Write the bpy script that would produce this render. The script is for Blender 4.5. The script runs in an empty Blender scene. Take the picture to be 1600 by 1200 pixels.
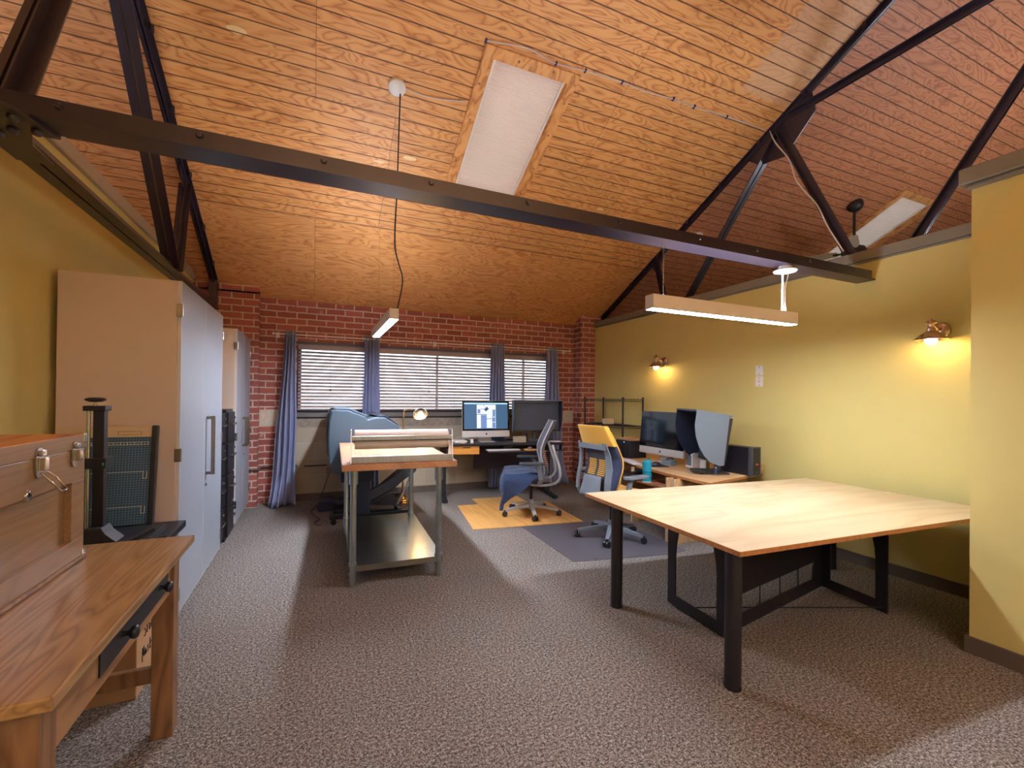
import bpy, bmesh, math, random
from mathutils import Vector, Matrix
random.seed(7)
S = bpy.context.scene
COL = S.collection
R = math.radians
PI = math.pi

# ------------------------------------------------------------------ camera
cam_d = bpy.data.cameras.new('camera')
cam_d.sensor_width = 36.0
cam_d.lens = 698.8 / 1600 * 36
cam_d.shift_y = (618.4 - 600) / 1600
cam_d.clip_start = 0.05
cam = bpy.data.objects.new('camera', cam_d)
COL.objects.link(cam)
yaw, pitch, roll = R(23.687), R(0.283), R(0.615)
fwd = Vector((math.sin(yaw) * math.cos(pitch), math.cos(yaw) * math.cos(pitch), math.sin(pitch)))
rt = Vector((math.cos(yaw), -math.sin(yaw), 0))
upv = rt.cross(fwd)
r2 = rt * math.cos(roll) + upv * math.sin(roll)
u2 = -rt * math.sin(roll) + upv * math.cos(roll)
M = Matrix((r2, u2, -fwd)).transposed().to_4x4()
M.translation = Vector((0, 0, 1.3))
cam.matrix_world = M
S.camera = cam

# ------------------------------------------------------------------ world and exposure
W = bpy.data.worlds.new('daylight')
S.world = W
W.use_nodes = True
wn = W.node_tree.nodes
bg = wn['Background']
bg.inputs[0].default_value = (0.78, 0.89, 1.0, 1)
bg.inputs[1].default_value = 1.3
S.view_settings.view_transform = 'Standard'
S.view_settings.look = 'None'
S.view_settings.gamma = 1.0
S.view_settings.use_curve_mapping = False
S.view_settings.exposure = 1.68
S.cycles.max_bounces = 10
S.cycles.diffuse_bounces = 6
S.cycles.transparent_max_bounces = 12
S.cycles.caustics_reflective = False
S.cycles.caustics_refractive = False
S.cycles.sample_clamp_indirect = 6.0
S.cycles.use_denoising = True

LAMP = 1.0       # overall strength of the room's lamps

# ------------------------------------------------------------------ materials
def lin(c):
    def f(v):
        v /= 255.0
        return v / 12.92 if v <= 0.04045 else ((v + 0.055) / 1.055) ** 2.4
    return (f(c[0]), f(c[1]), f(c[2]), 1)

class N:
    def __init__(s, name):
        s.m = bpy.data.materials.new(name)
        s.m.use_nodes = True
        s.nt = s.m.node_tree
        s.b = s.nt.nodes['Principled BSDF']
        s.out = s.nt.nodes['Material Output']
    def n(s, t, **kw):
        d = s.nt.nodes.new(t)
        for k, v in kw.items():
            setattr(d, k, v)
        return d
    def l(s, a, b):
        s.nt.links.new(a, b)
    def val(s, x, sock):
        if isinstance(x, (int, float)):
            sock.default_value = x
        else:
            s.l(x, sock)
    def math(s, op, a, b=0.0, c=0.0):
        d = s.n('ShaderNodeMath', operation=op)
        s.val(a, d.inputs[0]); s.val(b, d.inputs[1]); s.val(c, d.inputs[2])
        return d.outputs[0]
    def coord(s, scale=(1, 1, 1), loc=(0, 0, 0), rot=(0, 0, 0), kind='Object'):
        t = s.n('ShaderNodeTexCoord')
        m = s.n('ShaderNodeMapping')
        m.inputs['Scale'].default_value = scale
        m.inputs['Location'].default_value = loc
        m.inputs['Rotation'].default_value = rot
        s.l(t.outputs[kind], m.inputs['Vector'])
        return m.outputs[0]
    def sep(s, v):
        d = s.n('ShaderNodeSeparateXYZ')
        s.l(v, d.inputs[0])
        return d.outputs
    def comb(s, x, y, z):
        d = s.n('ShaderNodeCombineXYZ')
        s.val(x, d.inputs[0]); s.val(y, d.inputs[1]); s.val(z, d.inputs[2])
        return d.outputs[0]
    def noise(s, v, scale, detail=3, rough=0.55, dist=0.0):
        d = s.n('ShaderNodeTexNoise')
        s.l(v, d.inputs['Vector'])
        d.inputs['Scale'].default_value = scale
        d.inputs['Detail'].default_value = detail
        d.inputs['Roughness'].default_value = rough
        d.inputs['Distortion'].default_value = dist
        return d.outputs['Fac']
    def ramp(s, f, stops):
        d = s.n('ShaderNodeValToRGB')
        cr = d.color_ramp
        while len(cr.elements) < len(stops):
            cr.elements.new(0.5)
        for e, (p, c) in zip(cr.elements, stops):
            e.position = p
            e.color = c if len(c) == 4 else lin(c)
        s.l(f, d.inputs[0])
        return d.outputs[0]
    def mix(s, f, a, b):
        d = s.n('ShaderNodeMix', data_type='RGBA')
        s.val(f, d.inputs[0])
        for x, i in ((a, 6), (b, 7)):
            if isinstance(x, tuple):
                d.inputs[i].default_value = x
            else:
                s.l(x, d.inputs[i])
        return d.outputs[2]
    def bump(s, h, strength=0.3, dist=0.01):
        d = s.n('ShaderNodeBump')
        d.inputs['Strength'].default_value = strength
        d.inputs['Distance'].default_value = dist
        s.l(h, d.inputs['Height'])
        s.l(d.outputs[0], s.b.inputs['Normal'])

def plain(name, c, rough=0.5, metal=0.0, var=0.05, vs=6.0, spec=None):
    k = N(name)
    a = lin(c)
    k.b.inputs['Roughness'].default_value = rough
    k.b.inputs['Metallic'].default_value = metal
    if spec is not None:
        k.b.inputs['Specular IOR Level'].default_value = spec
    f = k.noise(k.coord(), vs, 4)
    d = tuple(max(0, x * (1 - var)) for x in a[:3]) + (1,)
    e = tuple(min(1, x * (1 + var)) for x in a[:3]) + (1,)
    k.l(k.ramp(f, [(0.3, d), (0.7, e)]), k.b.inputs['Base Color'])
    return k.m

def emit(name, c, strength):
    k = N(name)
    k.b.inputs['Base Color'].default_value = lin(c)
    k.b.inputs['Emission Color'].default_value = lin(c)
    k.b.inputs['Emission Strength'].default_value = strength
    return k.m

def wood(name, c1, c2, c3, axis=0, scale=1.0, rings=9.0, stretch=9.0, rough=0.45, fine=0.25, coat=0.0):
    """board grain running along one axis, in the object's own space"""
    k = N(name)
    sc = [stretch * scale] * 3
    sc[axis] = scale
    v = k.coord(scale=tuple(sc))
    n = k.noise(v, 0.55, 2.5, 0.5, 0.35)
    w = k.math('MULTIPLY', n, rings)
    w = k.math('FRACT', w)
    w = k.math('ABSOLUTE', k.math('SUBTRACT', w, 0.5))
    w = k.math('MULTIPLY', w, 2.0)
    sc2 = [90.0 * scale] * 3
    sc2[axis] = 3.0 * scale
    f = k.noise(k.coord(scale=tuple(sc2)), 1.0, 3)
    t = k.math('ADD', k.math('MULTIPLY', w, 1 - fine), k.math('MULTIPLY', f, fine))
    k.l(k.ramp(t, [(0.12, c3), (0.42, c2), (0.85, c1)]), k.b.inputs['Base Color'])
    k.b.inputs['Roughness'].default_value = rough
    k.b.inputs['Coat Weight'].default_value = coat
    k.b.inputs['Coat Roughness'].default_value = 0.2
    k.bump(f, 0.06, 0.004)
    return k.m

def plywood_ceiling(name, tint, groove_limit):
    k = N(name)
    v = k.coord()
    x, y, z = k.sep(v)
    # sheets: 2.44 along X, 1.09 along Y
    sy = k.math('FLOOR', k.math('DIVIDE', k.math('ADD', y, 0.55), 1.09))
    xo = k.math('ADD', k.math('ADD', x, 0.03), k.math('MULTIPLY', 1.83, k.math('PINGPONG', k.math('ADD', sy, 1.0), 1.0)))
    sx = k.math('FLOOR', k.math('DIVIDE', xo, 2.44))
    wn_ = k.n('ShaderNodeTexWhiteNoise')
    k.l(k.comb(sx, sy, 0), wn_.inputs['Vector'])
    rnd = wn_.outputs['Value']
    g = k.noise(k.comb(k.math('ADD', k.math('MULTIPLY', x, 1.5), k.math('MULTIPLY', rnd, 37.0)), k.math('MULTIPLY', y, 7.0), rnd), 1.0, 2.5, 0.5, 0.5)
    w = k.math('FRACT', k.math('MULTIPLY', g, 13.0))
    w = k.math('MULTIPLY', k.math('ABSOLUTE', k.math('SUBTRACT', w, 0.5)), 2.0)
    c1, c2, c3 = tint
    col = k.ramp(w, [(0.0, c3), (0.22, c2), (0.75, c1)])
    # weathering and sheet-to-sheet tone
    big = k.noise(v, 2.3, 4)
    tone = k.math('ADD', 0.80, k.math('ADD', k.math('MULTIPLY', rnd, 0.12), k.math('MULTIPLY', big, 0.26)))
    mm = k.n('ShaderNodeMix', data_type='RGBA', blend_type='MULTIPLY')
    mm.inputs[0].default_value = 1.0
    k.l(col, mm.inputs[6]); k.l(tone, mm.inputs[7])
    col = mm.outputs[2]
    # filler patches
    for (px, py, rx, ry) in ((-0.52, 3.52, 0.06, 0.022), (0.76, 4.11, 0.06, 0.018), (0.5, 4.2, 0.05, 0.01), (2.9, 4.2, 0.05, 0.01)):
        e = k.math('ADD', k.math('POWER', k.math('DIVIDE', k.math('SUBTRACT', x, px), rx), 2.0), k.math('POWER', k.math('DIVIDE', k.math('SUBTRACT', y, py), ry), 2.0))
        col = k.mix(k.math('LESS_THAN', e, 1.0), col, lin((232, 205, 150)))
    # one paler replacement sheet
    def between(v_, a, b_):
        return k.math('MULTIPLY', k.math('GREATER_THAN', v_, a), k.math('LESS_THAN', v_, b_))
    pale = k.math('MULTIPLY', between(x, 3.47, 4.13), between(y, 1.6, 2.86))
    col = k.mix(k.math('MULTIPLY', pale, 0.55), col, lin((206, 172, 138)))
    # grooves
    gr = k.math('FRACT', k.math('DIVIDE', y, 0.0905))
    wob = k.noise(k.comb(k.math('MULTIPLY', x, 9.0), k.math('MULTIPLY', y, 3.0), 0), 1.0, 3)
    gm = k.math('LESS_THAN', gr, k.math('ADD', 0.035, k.math('MULTIPLY', wob, 0.105)))
    if groove_limit is not None:
        gm = k.math('MULTIPLY', gm, k.math('LESS_THAN', y, groove_limit))
    # sheet seams
    fx = k.math('FRACT', k.math('DIVIDE', xo, 2.44))
    fy = k.math('FRACT', k.math('DIVIDE', k.math('ADD', y, 0.55), 1.09))
    sm = k.math('MAXIMUM', k.math('LESS_THAN', fx, 0.0022), k.math('LESS_THAN', fy, 0.004))
    col = k.mix(k.math('MULTIPLY', sm, 0.6), col, lin((110, 66, 36)))
    col = k.mix(k.math('MULTIPLY', gm, 0.92), col, lin((80, 44, 24)))
    k.l(col, k.b.inputs['Base Color'])
    k.b.inputs['Roughness'].default_value = 0.55
    k.bump(k.math('SUBTRACT', 1.0, gm), 0.5, 0.01)
    return k.m

def brick_mat(name):
    k = N(name)
    t = k.n('ShaderNodeTexCoord')
    x, y, z = k.sep(t.outputs['Object'])
    gn = k.n('ShaderNodeNewGeometry')
    nx, ny, nz = k.sep(gn.outputs['Normal'])
    side = k.math('GREATER_THAN', k.math('ABSOLUTE', nx), 0.5)
    h = k.math('ADD', k.math('MULTIPLY', x, k.math('SUBTRACT', 1.0, side)), k.math('MULTIPLY', y, side))
    wob = k.noise(t.outputs['Object'], 6.0, 3)
    wob2 = k.noise(t.outputs['Object'], 30.0, 3)
    dz = k.math('ADD', k.math('MULTIPLY', k.math('SUBTRACT', wob, 0.5), 0.012), k.math('MULTIPLY', k.math('SUBTRACT', wob2, 0.5), 0.012))
    vec = k.comb(k.math('ADD', h, dz), k.math('ADD', z, dz), 0)
    b = k.n('ShaderNodeTexBrick')
    k.l(vec, b.inputs['Vector'])
    b.offset = 0.5
    b.inputs['Scale'].default_value = 1.0
    b.inputs['Brick Width'].default_value = 0.222
    b.inputs['Row Height'].default_value = 0.0775
    b.inputs['Mortar Size'].default_value = 0.0085
    b.inputs['Mortar Smooth'].default_value = 0.25
    b.inputs['Bias'].default_value = -0.1
    b.inputs['Color1'].default_value = lin((172, 100, 88))
    b.inputs['Color2'].default_value = lin((140, 78, 72))
    b.inputs['Mortar'].default_value = lin((200, 184, 172))
    n1 = k.noise(t.outputs['Object'], 14.0, 5, 0.65)
    col = k.mix(k.math('MULTIPLY', k.math('GREATER_THAN', n1, 0.66), 0.55), b.outputs['Color'], lin((200, 180, 168)))
    col = k.mix(k.math('MULTIPLY', k.math('LESS_THAN', n1, 0.36), 0.45), col, lin((78, 36, 34)))
    k.l(col, k.b.inputs['Base Color'])
    k.b.inputs['Roughness'].default_value = 0.9
    hh = k.math('ADD', k.math('SUBTRACT', 1.0, b.outputs['Fac']), k.math('MULTIPLY', n1, 0.4))
    k.bump(hh, 0.7, 0.012)
    return k.m

def block_mat(name):
    k = N(name)
    t = k.n('ShaderNodeTexCoord')
    x, y, z = k.sep(t.outputs['Object'])
    b = k.n('ShaderNodeTexBrick')
    k.l(k.comb(x, k.math('ADD', z, 0.085), 0), b.inputs['Vector'])
    b.inputs['Scale'].default_value = 1.0
    b.inputs['Brick Width'].default_value = 0.46
    b.inputs['Row Height'].default_value = 0.2
    b.inputs['Mortar Size'].default_value = 0.004
    b.inputs['Mortar Smooth'].default_value = 0.6
    b.inputs['Color1'].default_value = lin((178, 168, 148))
    b.inputs['Color2'].default_value = lin((170, 158, 138))
    b.inputs['Mortar'].default_value = lin((196, 186, 166))
    n1 = k.noise(t.outputs['Object'], 5.0, 6, 0.6)
    col = k.mix(k.math('MULTIPLY', n1, 0.35), b.outputs['Color'], lin((140, 128, 110)))
    k.l(col, k.b.inputs['Base Color'])
    k.b.inputs['Roughness'].default_value = 0.7
    k.bump(k.math('ADD', b.outputs['Fac'], k.noise(t.outputs['Object'], 60.0, 3)), 0.25, 0.006)
    return k.m

def carpet_mat(name):
    k = N(name)
    v = k.coord()
    f1 = k.noise(v, 82.0, 4, 0.75)
    f2 = k.noise(v, 170.0, 2, 0.6)
    big = k.noise(v, 1.6, 3)
    f = k.math('ADD', k.math('MULTIPLY', f1, 0.6), k.math('MULTIPLY', f2, 0.4))
    col = k.ramp(f, [(0.36, (42, 38, 38)), (0.45, (88, 83, 80)), (0.51, (136, 124, 114)), (0.56, (152, 149, 146)), (0.64, (206, 200, 192))])
    mm = k.n('ShaderNodeMix', data_type='RGBA', blend_type='MULTIPLY')
    mm.inputs[0].default_value = 1.0
    k.l(col, mm.inputs[6])
    k.l(k.math('ADD', 0.85, k.math('MULTIPLY', big, 0.3)), mm.inputs[7])
    k.l(mm.outputs[2], k.b.inputs['Base Color'])
    k.b.inputs['Roughness'].default_value = 0.95
    k.b.inputs['Specular IOR Level'].default_value = 0.1
    k.bump(f, 0.9, 0.012)
    return k.m

def butcher_mat(name):
    k = N(name)
    t = k.n('ShaderNodeTexCoord')
    x, y, z = k.sep(t.outputs['Object'])
    b = k.n('ShaderNodeTexBrick')
    k.l(k.comb(y, k.math('ADD', x, z), 0), b.inputs['Vector'])
    b.inputs['Scale'].default_value = 1.0
    b.inputs['Brick Width'].default_value = 0.42
    b.inputs['Row Height'].default_value = 0.05
    b.inputs['Mortar Size'].default_value = 0.0008
    b.inputs['Color1'].default_value = lin((206, 158, 118))
    b.inputs['Color2'].default_value = lin((178, 124, 88))
    b.inputs['Mortar'].default_value = lin((140, 95, 66))
    n1 = k.noise(k.coord(scale=(60, 3, 60)), 1.0, 3)
    col = k.mix(k.math('MULTIPLY', n1, 0.3), b.outputs['Color'], lin((150, 100, 70)))
    k.l(col, k.b.inputs['Base Color'])
    k.b.inputs['Roughness'].default_value = 0.3
    return k.m

def mat_grid(name):
    """blue cutting mat with pale grid lines, in X and Z"""
    k = N(name)
    t = k.n('ShaderNodeTexCoord')
    x, y, z = k.sep(t.outputs['Object'])
    fx = k.math('FRACT', k.math('DIVIDE', x, 0.0127))
    fz = k.math('FRACT', k.math('DIVIDE', z, 0.0127))
    g = k.math('MAXIMUM', k.math('LESS_THAN', fx, 0.17), k.math('LESS_THAN', fz, 0.17))
    col = k.mix(k.math('MULTIPLY', g, 0.55), lin((34, 70, 104)), lin((120, 158, 182)))
    k.l(col, k.b.inputs['Base Color'])
    k.b.inputs['Roughness'].default_value = 0.6
    return k.m

def metal_mat(name, c, rough, brushed=0):
    k = N(name)
    k.b.inputs['Metallic'].default_value = 1.0
    sc = (4, 90, 4) if brushed == 1 else ((90, 4, 4) if brushed == 2 else (20, 20, 20))
    f = k.noise(k.coord(scale=sc), 1.0, 4)
    a = lin(c)
    k.l(k.ramp(f, [(0.3, tuple(x * 0.8 for x in a[:3]) + (1,)), (0.7, a)]), k.b.inputs['Base Color'])
    k.l(k.math('ADD', rough - 0.06, k.math('MULTIPLY', f, 0.12)), k.b.inputs['Roughness'])
    return k.m

def fabric_mat(name, c, rough=0.9, sc=220.0, amt=0.25):
    k = N(name)
    f = k.noise(k.coord(), sc, 2)
    a = lin(c)
    k.l(k.ramp(f, [(0.3, tuple(x * (1 - amt) for x in a[:3]) + (1,)), (0.7, tuple(min(1, x * (1 + amt)) for x in a[:3]) + (1,))]), k.b.inputs['Base Color'])
    k.b.inputs['Roughness'].default_value = rough
    k.b.inputs['Sheen Weight'].default_value = 0.15
    k.bump(f, 0.2, 0.002)
    return k.m

def translucent_mat(name, c, amount):
    k = N(name)
    k.b.inputs['Base Color'].default_value = lin(c)
    k.b.inputs['Roughness'].default_value = 0.9
    tr = k.n('ShaderNodeBsdfTranslucent')
    tr.inputs['Color'].default_value = lin(c)
    mx = k.n('ShaderNodeMixShader')
    f = k.math('ADD', amount - 0.05, k.math('MULTIPLY', k.noise(k.coord(), 3.0, 2), 0.1))
    k.l(f, mx.inputs[0])
    k.l(k.b.outputs[0], mx.inputs[1]); k.l(tr.outputs[0], mx.inputs[2])
    k.l(mx.outputs[0], k.out.inputs['Surface'])
    return k.m

def glass_mat(name, tint=(1, 1, 1, 1)):
    k = N(name)
    k.b.inputs['Base Color'].default_value = (0.9, 0.95, 1, 1)
    k.b.inputs['Roughness'].default_value = 0.02
    tr = k.n('ShaderNodeBsdfTransparent')
    tr.inputs['Color'].default_value = tint
    gl = k.n('ShaderNodeBsdfGlossy')
    gl.inputs['Roughness'].default_value = 0.02
    fr = k.n('ShaderNodeFresnel')
    fr.inputs['IOR'].default_value = 1.35
    mx = k.n('ShaderNodeMixShader')
    k.l(fr.outputs[0], mx.inputs[0])
    k.l(tr.outputs[0], mx.inputs[1]); k.l(gl.outputs[0], mx.inputs[2])
    k.l(mx.outputs[0], k.out.inputs['Surface'])
    return k.m

def clear_plastic(name, c, alpha, rough=0.25):
    k = N(name)
    k.b.inputs['Base Color'].default_value = lin(c)
    k.b.inputs['Roughness'].default_value = rough
    f = k.noise(k.coord(), 9.0, 4)
    k.l(k.math('ADD', alpha - 0.02, k.math('MULTIPLY', f, 0.04)), k.b.inputs['Alpha'])
    return k.m

CEIL_MID = ((222, 164, 102), (210, 147, 84), (182, 118, 62))
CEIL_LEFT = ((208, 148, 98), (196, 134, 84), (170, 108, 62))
CEIL_SIDE = ((196, 132, 94), (184, 119, 83), (160, 97, 64))  # redder stain; light falloff past the truss also put into the tint
MAT = dict(
    ceil=plywood_ceiling('plywood_ceiling', CEIL_MID, 4.95),
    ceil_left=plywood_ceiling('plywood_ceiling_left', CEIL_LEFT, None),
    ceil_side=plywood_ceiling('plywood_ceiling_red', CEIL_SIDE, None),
    brick=brick_mat('brick'), block=block_mat('painted_block'), carpet=carpet_mat('carpet'),
    yellow=plain('yellow_paint', (204, 190, 120), 0.75, var=0.03, vs=2.0),
    cap=plain('grey_trim', (122, 116, 104), 0.5, var=0.04),
    capl=plain('pale_trim', (168, 152, 132), 0.5, var=0.04),
    base=plain('baseboard', (92, 82, 76), 0.6),
    steel=plain('black_steel', (36, 27, 44), 0.33, var=0.25, vs=12, spec=0.8),
    black=plain('black_plastic', (26, 26, 32), 0.4),
    blackp=plain('black_powder', (28, 25, 32), 0.45, var=0.15, vs=60),
    grey=plain('grey_plastic', (112, 122, 132), 0.45),
    dgrey=plain('dark_grey_plastic', (62, 66, 74), 0.5),
    white=plain('white_paint', (226, 224, 220), 0.45, var=0.02),
    housing=plain('lamp_housing', (214, 206, 198), 0.5, var=0.02),
    concrete=plain('concrete', (142, 132, 120), 0.85, var=0.25, vs=16),
    sill=plain('sill_paint', (104, 98, 96), 0.55, var=0.06),
    whiteblock=plain('white_block', (196, 188, 172), 0.8, var=0.12, vs=20),
    winframe=plain('window_frame', (82, 88, 104), 0.5),
    blind=plain('blind_slat', (176, 158, 156), 0.5, var=0.04),
    curtain=translucent_mat('curtain', (162, 168, 200), 0.22),
    cabdoor=plain('cabinet_door', (146, 152, 162), 0.38, var=0.03, vs=3),
    cabside=plain('cabinet_side', (200, 184, 172), 0.5, var=0.02, vs=2),
    edge=plain('edge_band', (206, 204, 206), 0.4),
    nickel=metal_mat('nickel', (196, 192, 188), 0.25),
    bronze=metal_mat('handle_metal', (150, 138, 126), 0.3),
    chrome=metal_mat('chrome', (220, 220, 222), 0.12),
    galv=metal_mat('galvanised', (176, 186, 190), 0.36),
    shelfm=metal_mat('stainless_shelf', (190, 184, 168), 0.24, 1),
    alu=metal_mat('aluminium', (200, 204, 208), 0.35, 2),
    copper=metal_mat('copper', (216, 190, 170), 0.28),
    brass=metal_mat('brass', (186, 150, 96), 0.28),
    oak=wood('oak_top', (168, 134, 90), (152, 118, 76), (126, 93, 60), axis=1, scale=0.8, rings=20, stretch=18, rough=0.33, fine=0.3, coat=0.15),
    oakx=wood('oak_front', (164, 122, 80), (148, 106, 66), (112, 76, 46), axis=1, scale=1.5, rings=7, stretch=9, rough=0.42, fine=0.35),
    oakz=wood('oak_leg', (142, 106, 72), (126, 90, 60), (98, 68, 44), axis=2, scale=1.5, rings=7, stretch=9, rough=0.4, fine=0.35),
    chestw=wood('chest_oak', (146, 114, 80), (139, 107, 74), (126, 95, 64), axis=1, scale=1.2, rings=12, stretch=12, rough=0.4, fine=0.45),
    chesttop=wood('chest_top', (208, 140, 80), (184, 112, 58), (146, 82, 42), axis=1, scale=1.4, rings=6, stretch=8, rough=0.4, fine=0.35),
    birch=wood('birch_top', (206, 184, 150), (200, 177, 141), (189, 162, 124), axis=0, scale=0.9, rings=7, stretch=5, rough=0.3, fine=0.3, coat=0.1),
    birchd=wood('birch_desk', (214, 176, 128), (204, 164, 116), (186, 144, 98), axis=1, scale=1.0, rings=6, stretch=6, rough=0.35, fine=0.3),
    plyedge=plain('ply_edge', (176, 120, 70), 0.5, var=0.2, vs=40),
    deskbrown=wood('desk_panel', (172, 118, 84), (154, 102, 72), (130, 84, 58), axis=2, scale=1.0, rings=5, stretch=7, rough=0.5),
    pine=wood('pine_trim', (224, 168, 106), (210, 150, 88), (176, 116, 62), axis=1, scale=1.5, rings=5, stretch=9, rough=0.45),
    bamboo=wood('bamboo', (222, 170, 100), (216, 162, 92), (206, 150, 80), axis=1, scale=1.4, rings=4, stretch=16, rough=0.4),
    bamboox=wood('bamboo_drawer', (222, 156, 70), (206, 138, 56), (178, 110, 42), axis=0, scale=1.6, rings=4, stretch=12, rough=0.4),
    butcher=butcher_mat('butcher_block'),
    cardboard=plain('cardboard', (176, 132, 92), 0.85, var=0.06, vs=9),
    label=plain('pale_paper', (198, 180, 150), 0.8, var=0.03),
    paper=plain('paper_roll', (232, 222, 214), 0.7, var=0.02),
    ink=plain('ink', (30, 26, 24), 0.6),
    plotter=plain('plotter_shell', (60, 78, 92), 0.42, var=0.03),
    plotterd=plain('plotter_dark', (24, 36, 56), 0.5),
    navy=plain('dark_fabric_bin', (52, 46, 62), 0.7),
    screen_off=plain('dark_screen', (10, 12, 20), 0.08, var=0.02),
    hood=plain('hood_shell', (98, 110, 120), 0.55, var=0.04, vs=80),
    hoodin=plain('hood_inside', (22, 34, 56), 0.9),
    chairgrey=plain('chair_shell', (112, 122, 134), 0.45, var=0.05),
    chairlight=plain('chair_frame_pale', (168, 172, 176), 0.4),
    chairback=fabric_mat('chair_mesh', (92, 94, 108), 0.85, 300, 0.2),
    yellowf=fabric_mat('yellow_upholstery', (226, 172, 70), 0.85, 300, 0.1),
    navyf=fabric_mat('navy_upholstery', (48, 58, 88), 0.85, 300, 0.15),
    blanket=fabric_mat('blue_blanket', (42, 60, 94), 0.95, 120, 0.25),
    turq=plain('turquoise', (24, 152, 182), 0.35),
    mat_blue=mat_grid('cutting_mat'),
    silver=plain('silver_case', (196, 192, 190), 0.35, metal=0.3, var=0.02),
    keys=plain('key_white', (216, 216, 222), 0.45, var=0.05, vs=120),
    redm=plain('red_mark', (206, 74, 48), 0.5),
    bluefoil=plain('blue_case', (44, 62, 112), 0.5),
    orange=plain('orange_pad', (236, 170, 50), 0.6),
    cable=plain('dark_cable', (44, 40, 42), 0.6),
    wcable=plain('white_cable', (206, 202, 200), 0.5),
    clip=plain('navy_clip', (36, 40, 96), 0.5),
    glass=glass_mat('window_glass', (0.96, 0.98, 1, 1)),
    pleat=translucent_mat('pleated_shade', (222, 204, 188), 0.20),
    chairmat=clear_plastic('smoke_mat', (108, 104, 112), 0.55, 0.32),
    lens=plain('lens_glass', (12, 12, 16), 0.1),
    led=emit('lamp_diffuser', (228, 238, 255), 112.0 * LAMP),
    led_fill=emit('fill_lamp_diffuser', (236, 241, 255), 30.0 * LAMP),
    led_soft=emit('lamp_diffuser_soft', (228, 238, 255), 66.0 * LAMP),
    uplight=emit('lamp_uplight', (236, 241, 255), 28.0 * LAMP),
    uplight_side_fill=emit('side_fill_uplight', (236, 241, 255), 62.0 * LAMP),
    uplight_fill=emit('fill_lamp_uplight', (236, 241, 255), 100.0 * LAMP),
    screen_matte=plain('matte_screen', (60, 68, 84), 0.45, var=0.03),  # grey of the room's reflection put into the screen colour
    bulb=emit('warm_bulb', (255, 206, 138), 34.0 * LAMP),
    floorbulb=emit('floor_lamp_bulb', (255, 214, 150), 45.0 * LAMP),
    scr_bg=emit('screen_slate', (44, 74, 102), 0.42),
    scr_plan=emit('screen_pale', (200, 218, 240), 0.26),
    scr_mid=emit('screen_blue', (84, 106, 150), 0.42),
    scr_dark=emit('screen_wall', (34, 50, 78), 0.35),
    scr_bar=emit('screen_bar', (150, 196, 232), 0.42),
    ledblue=emit('indicator_blue', (70, 150, 255), 3.0),
    ledgreen=plain('indicator_green', (40, 150, 100), 0.4),
)

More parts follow.
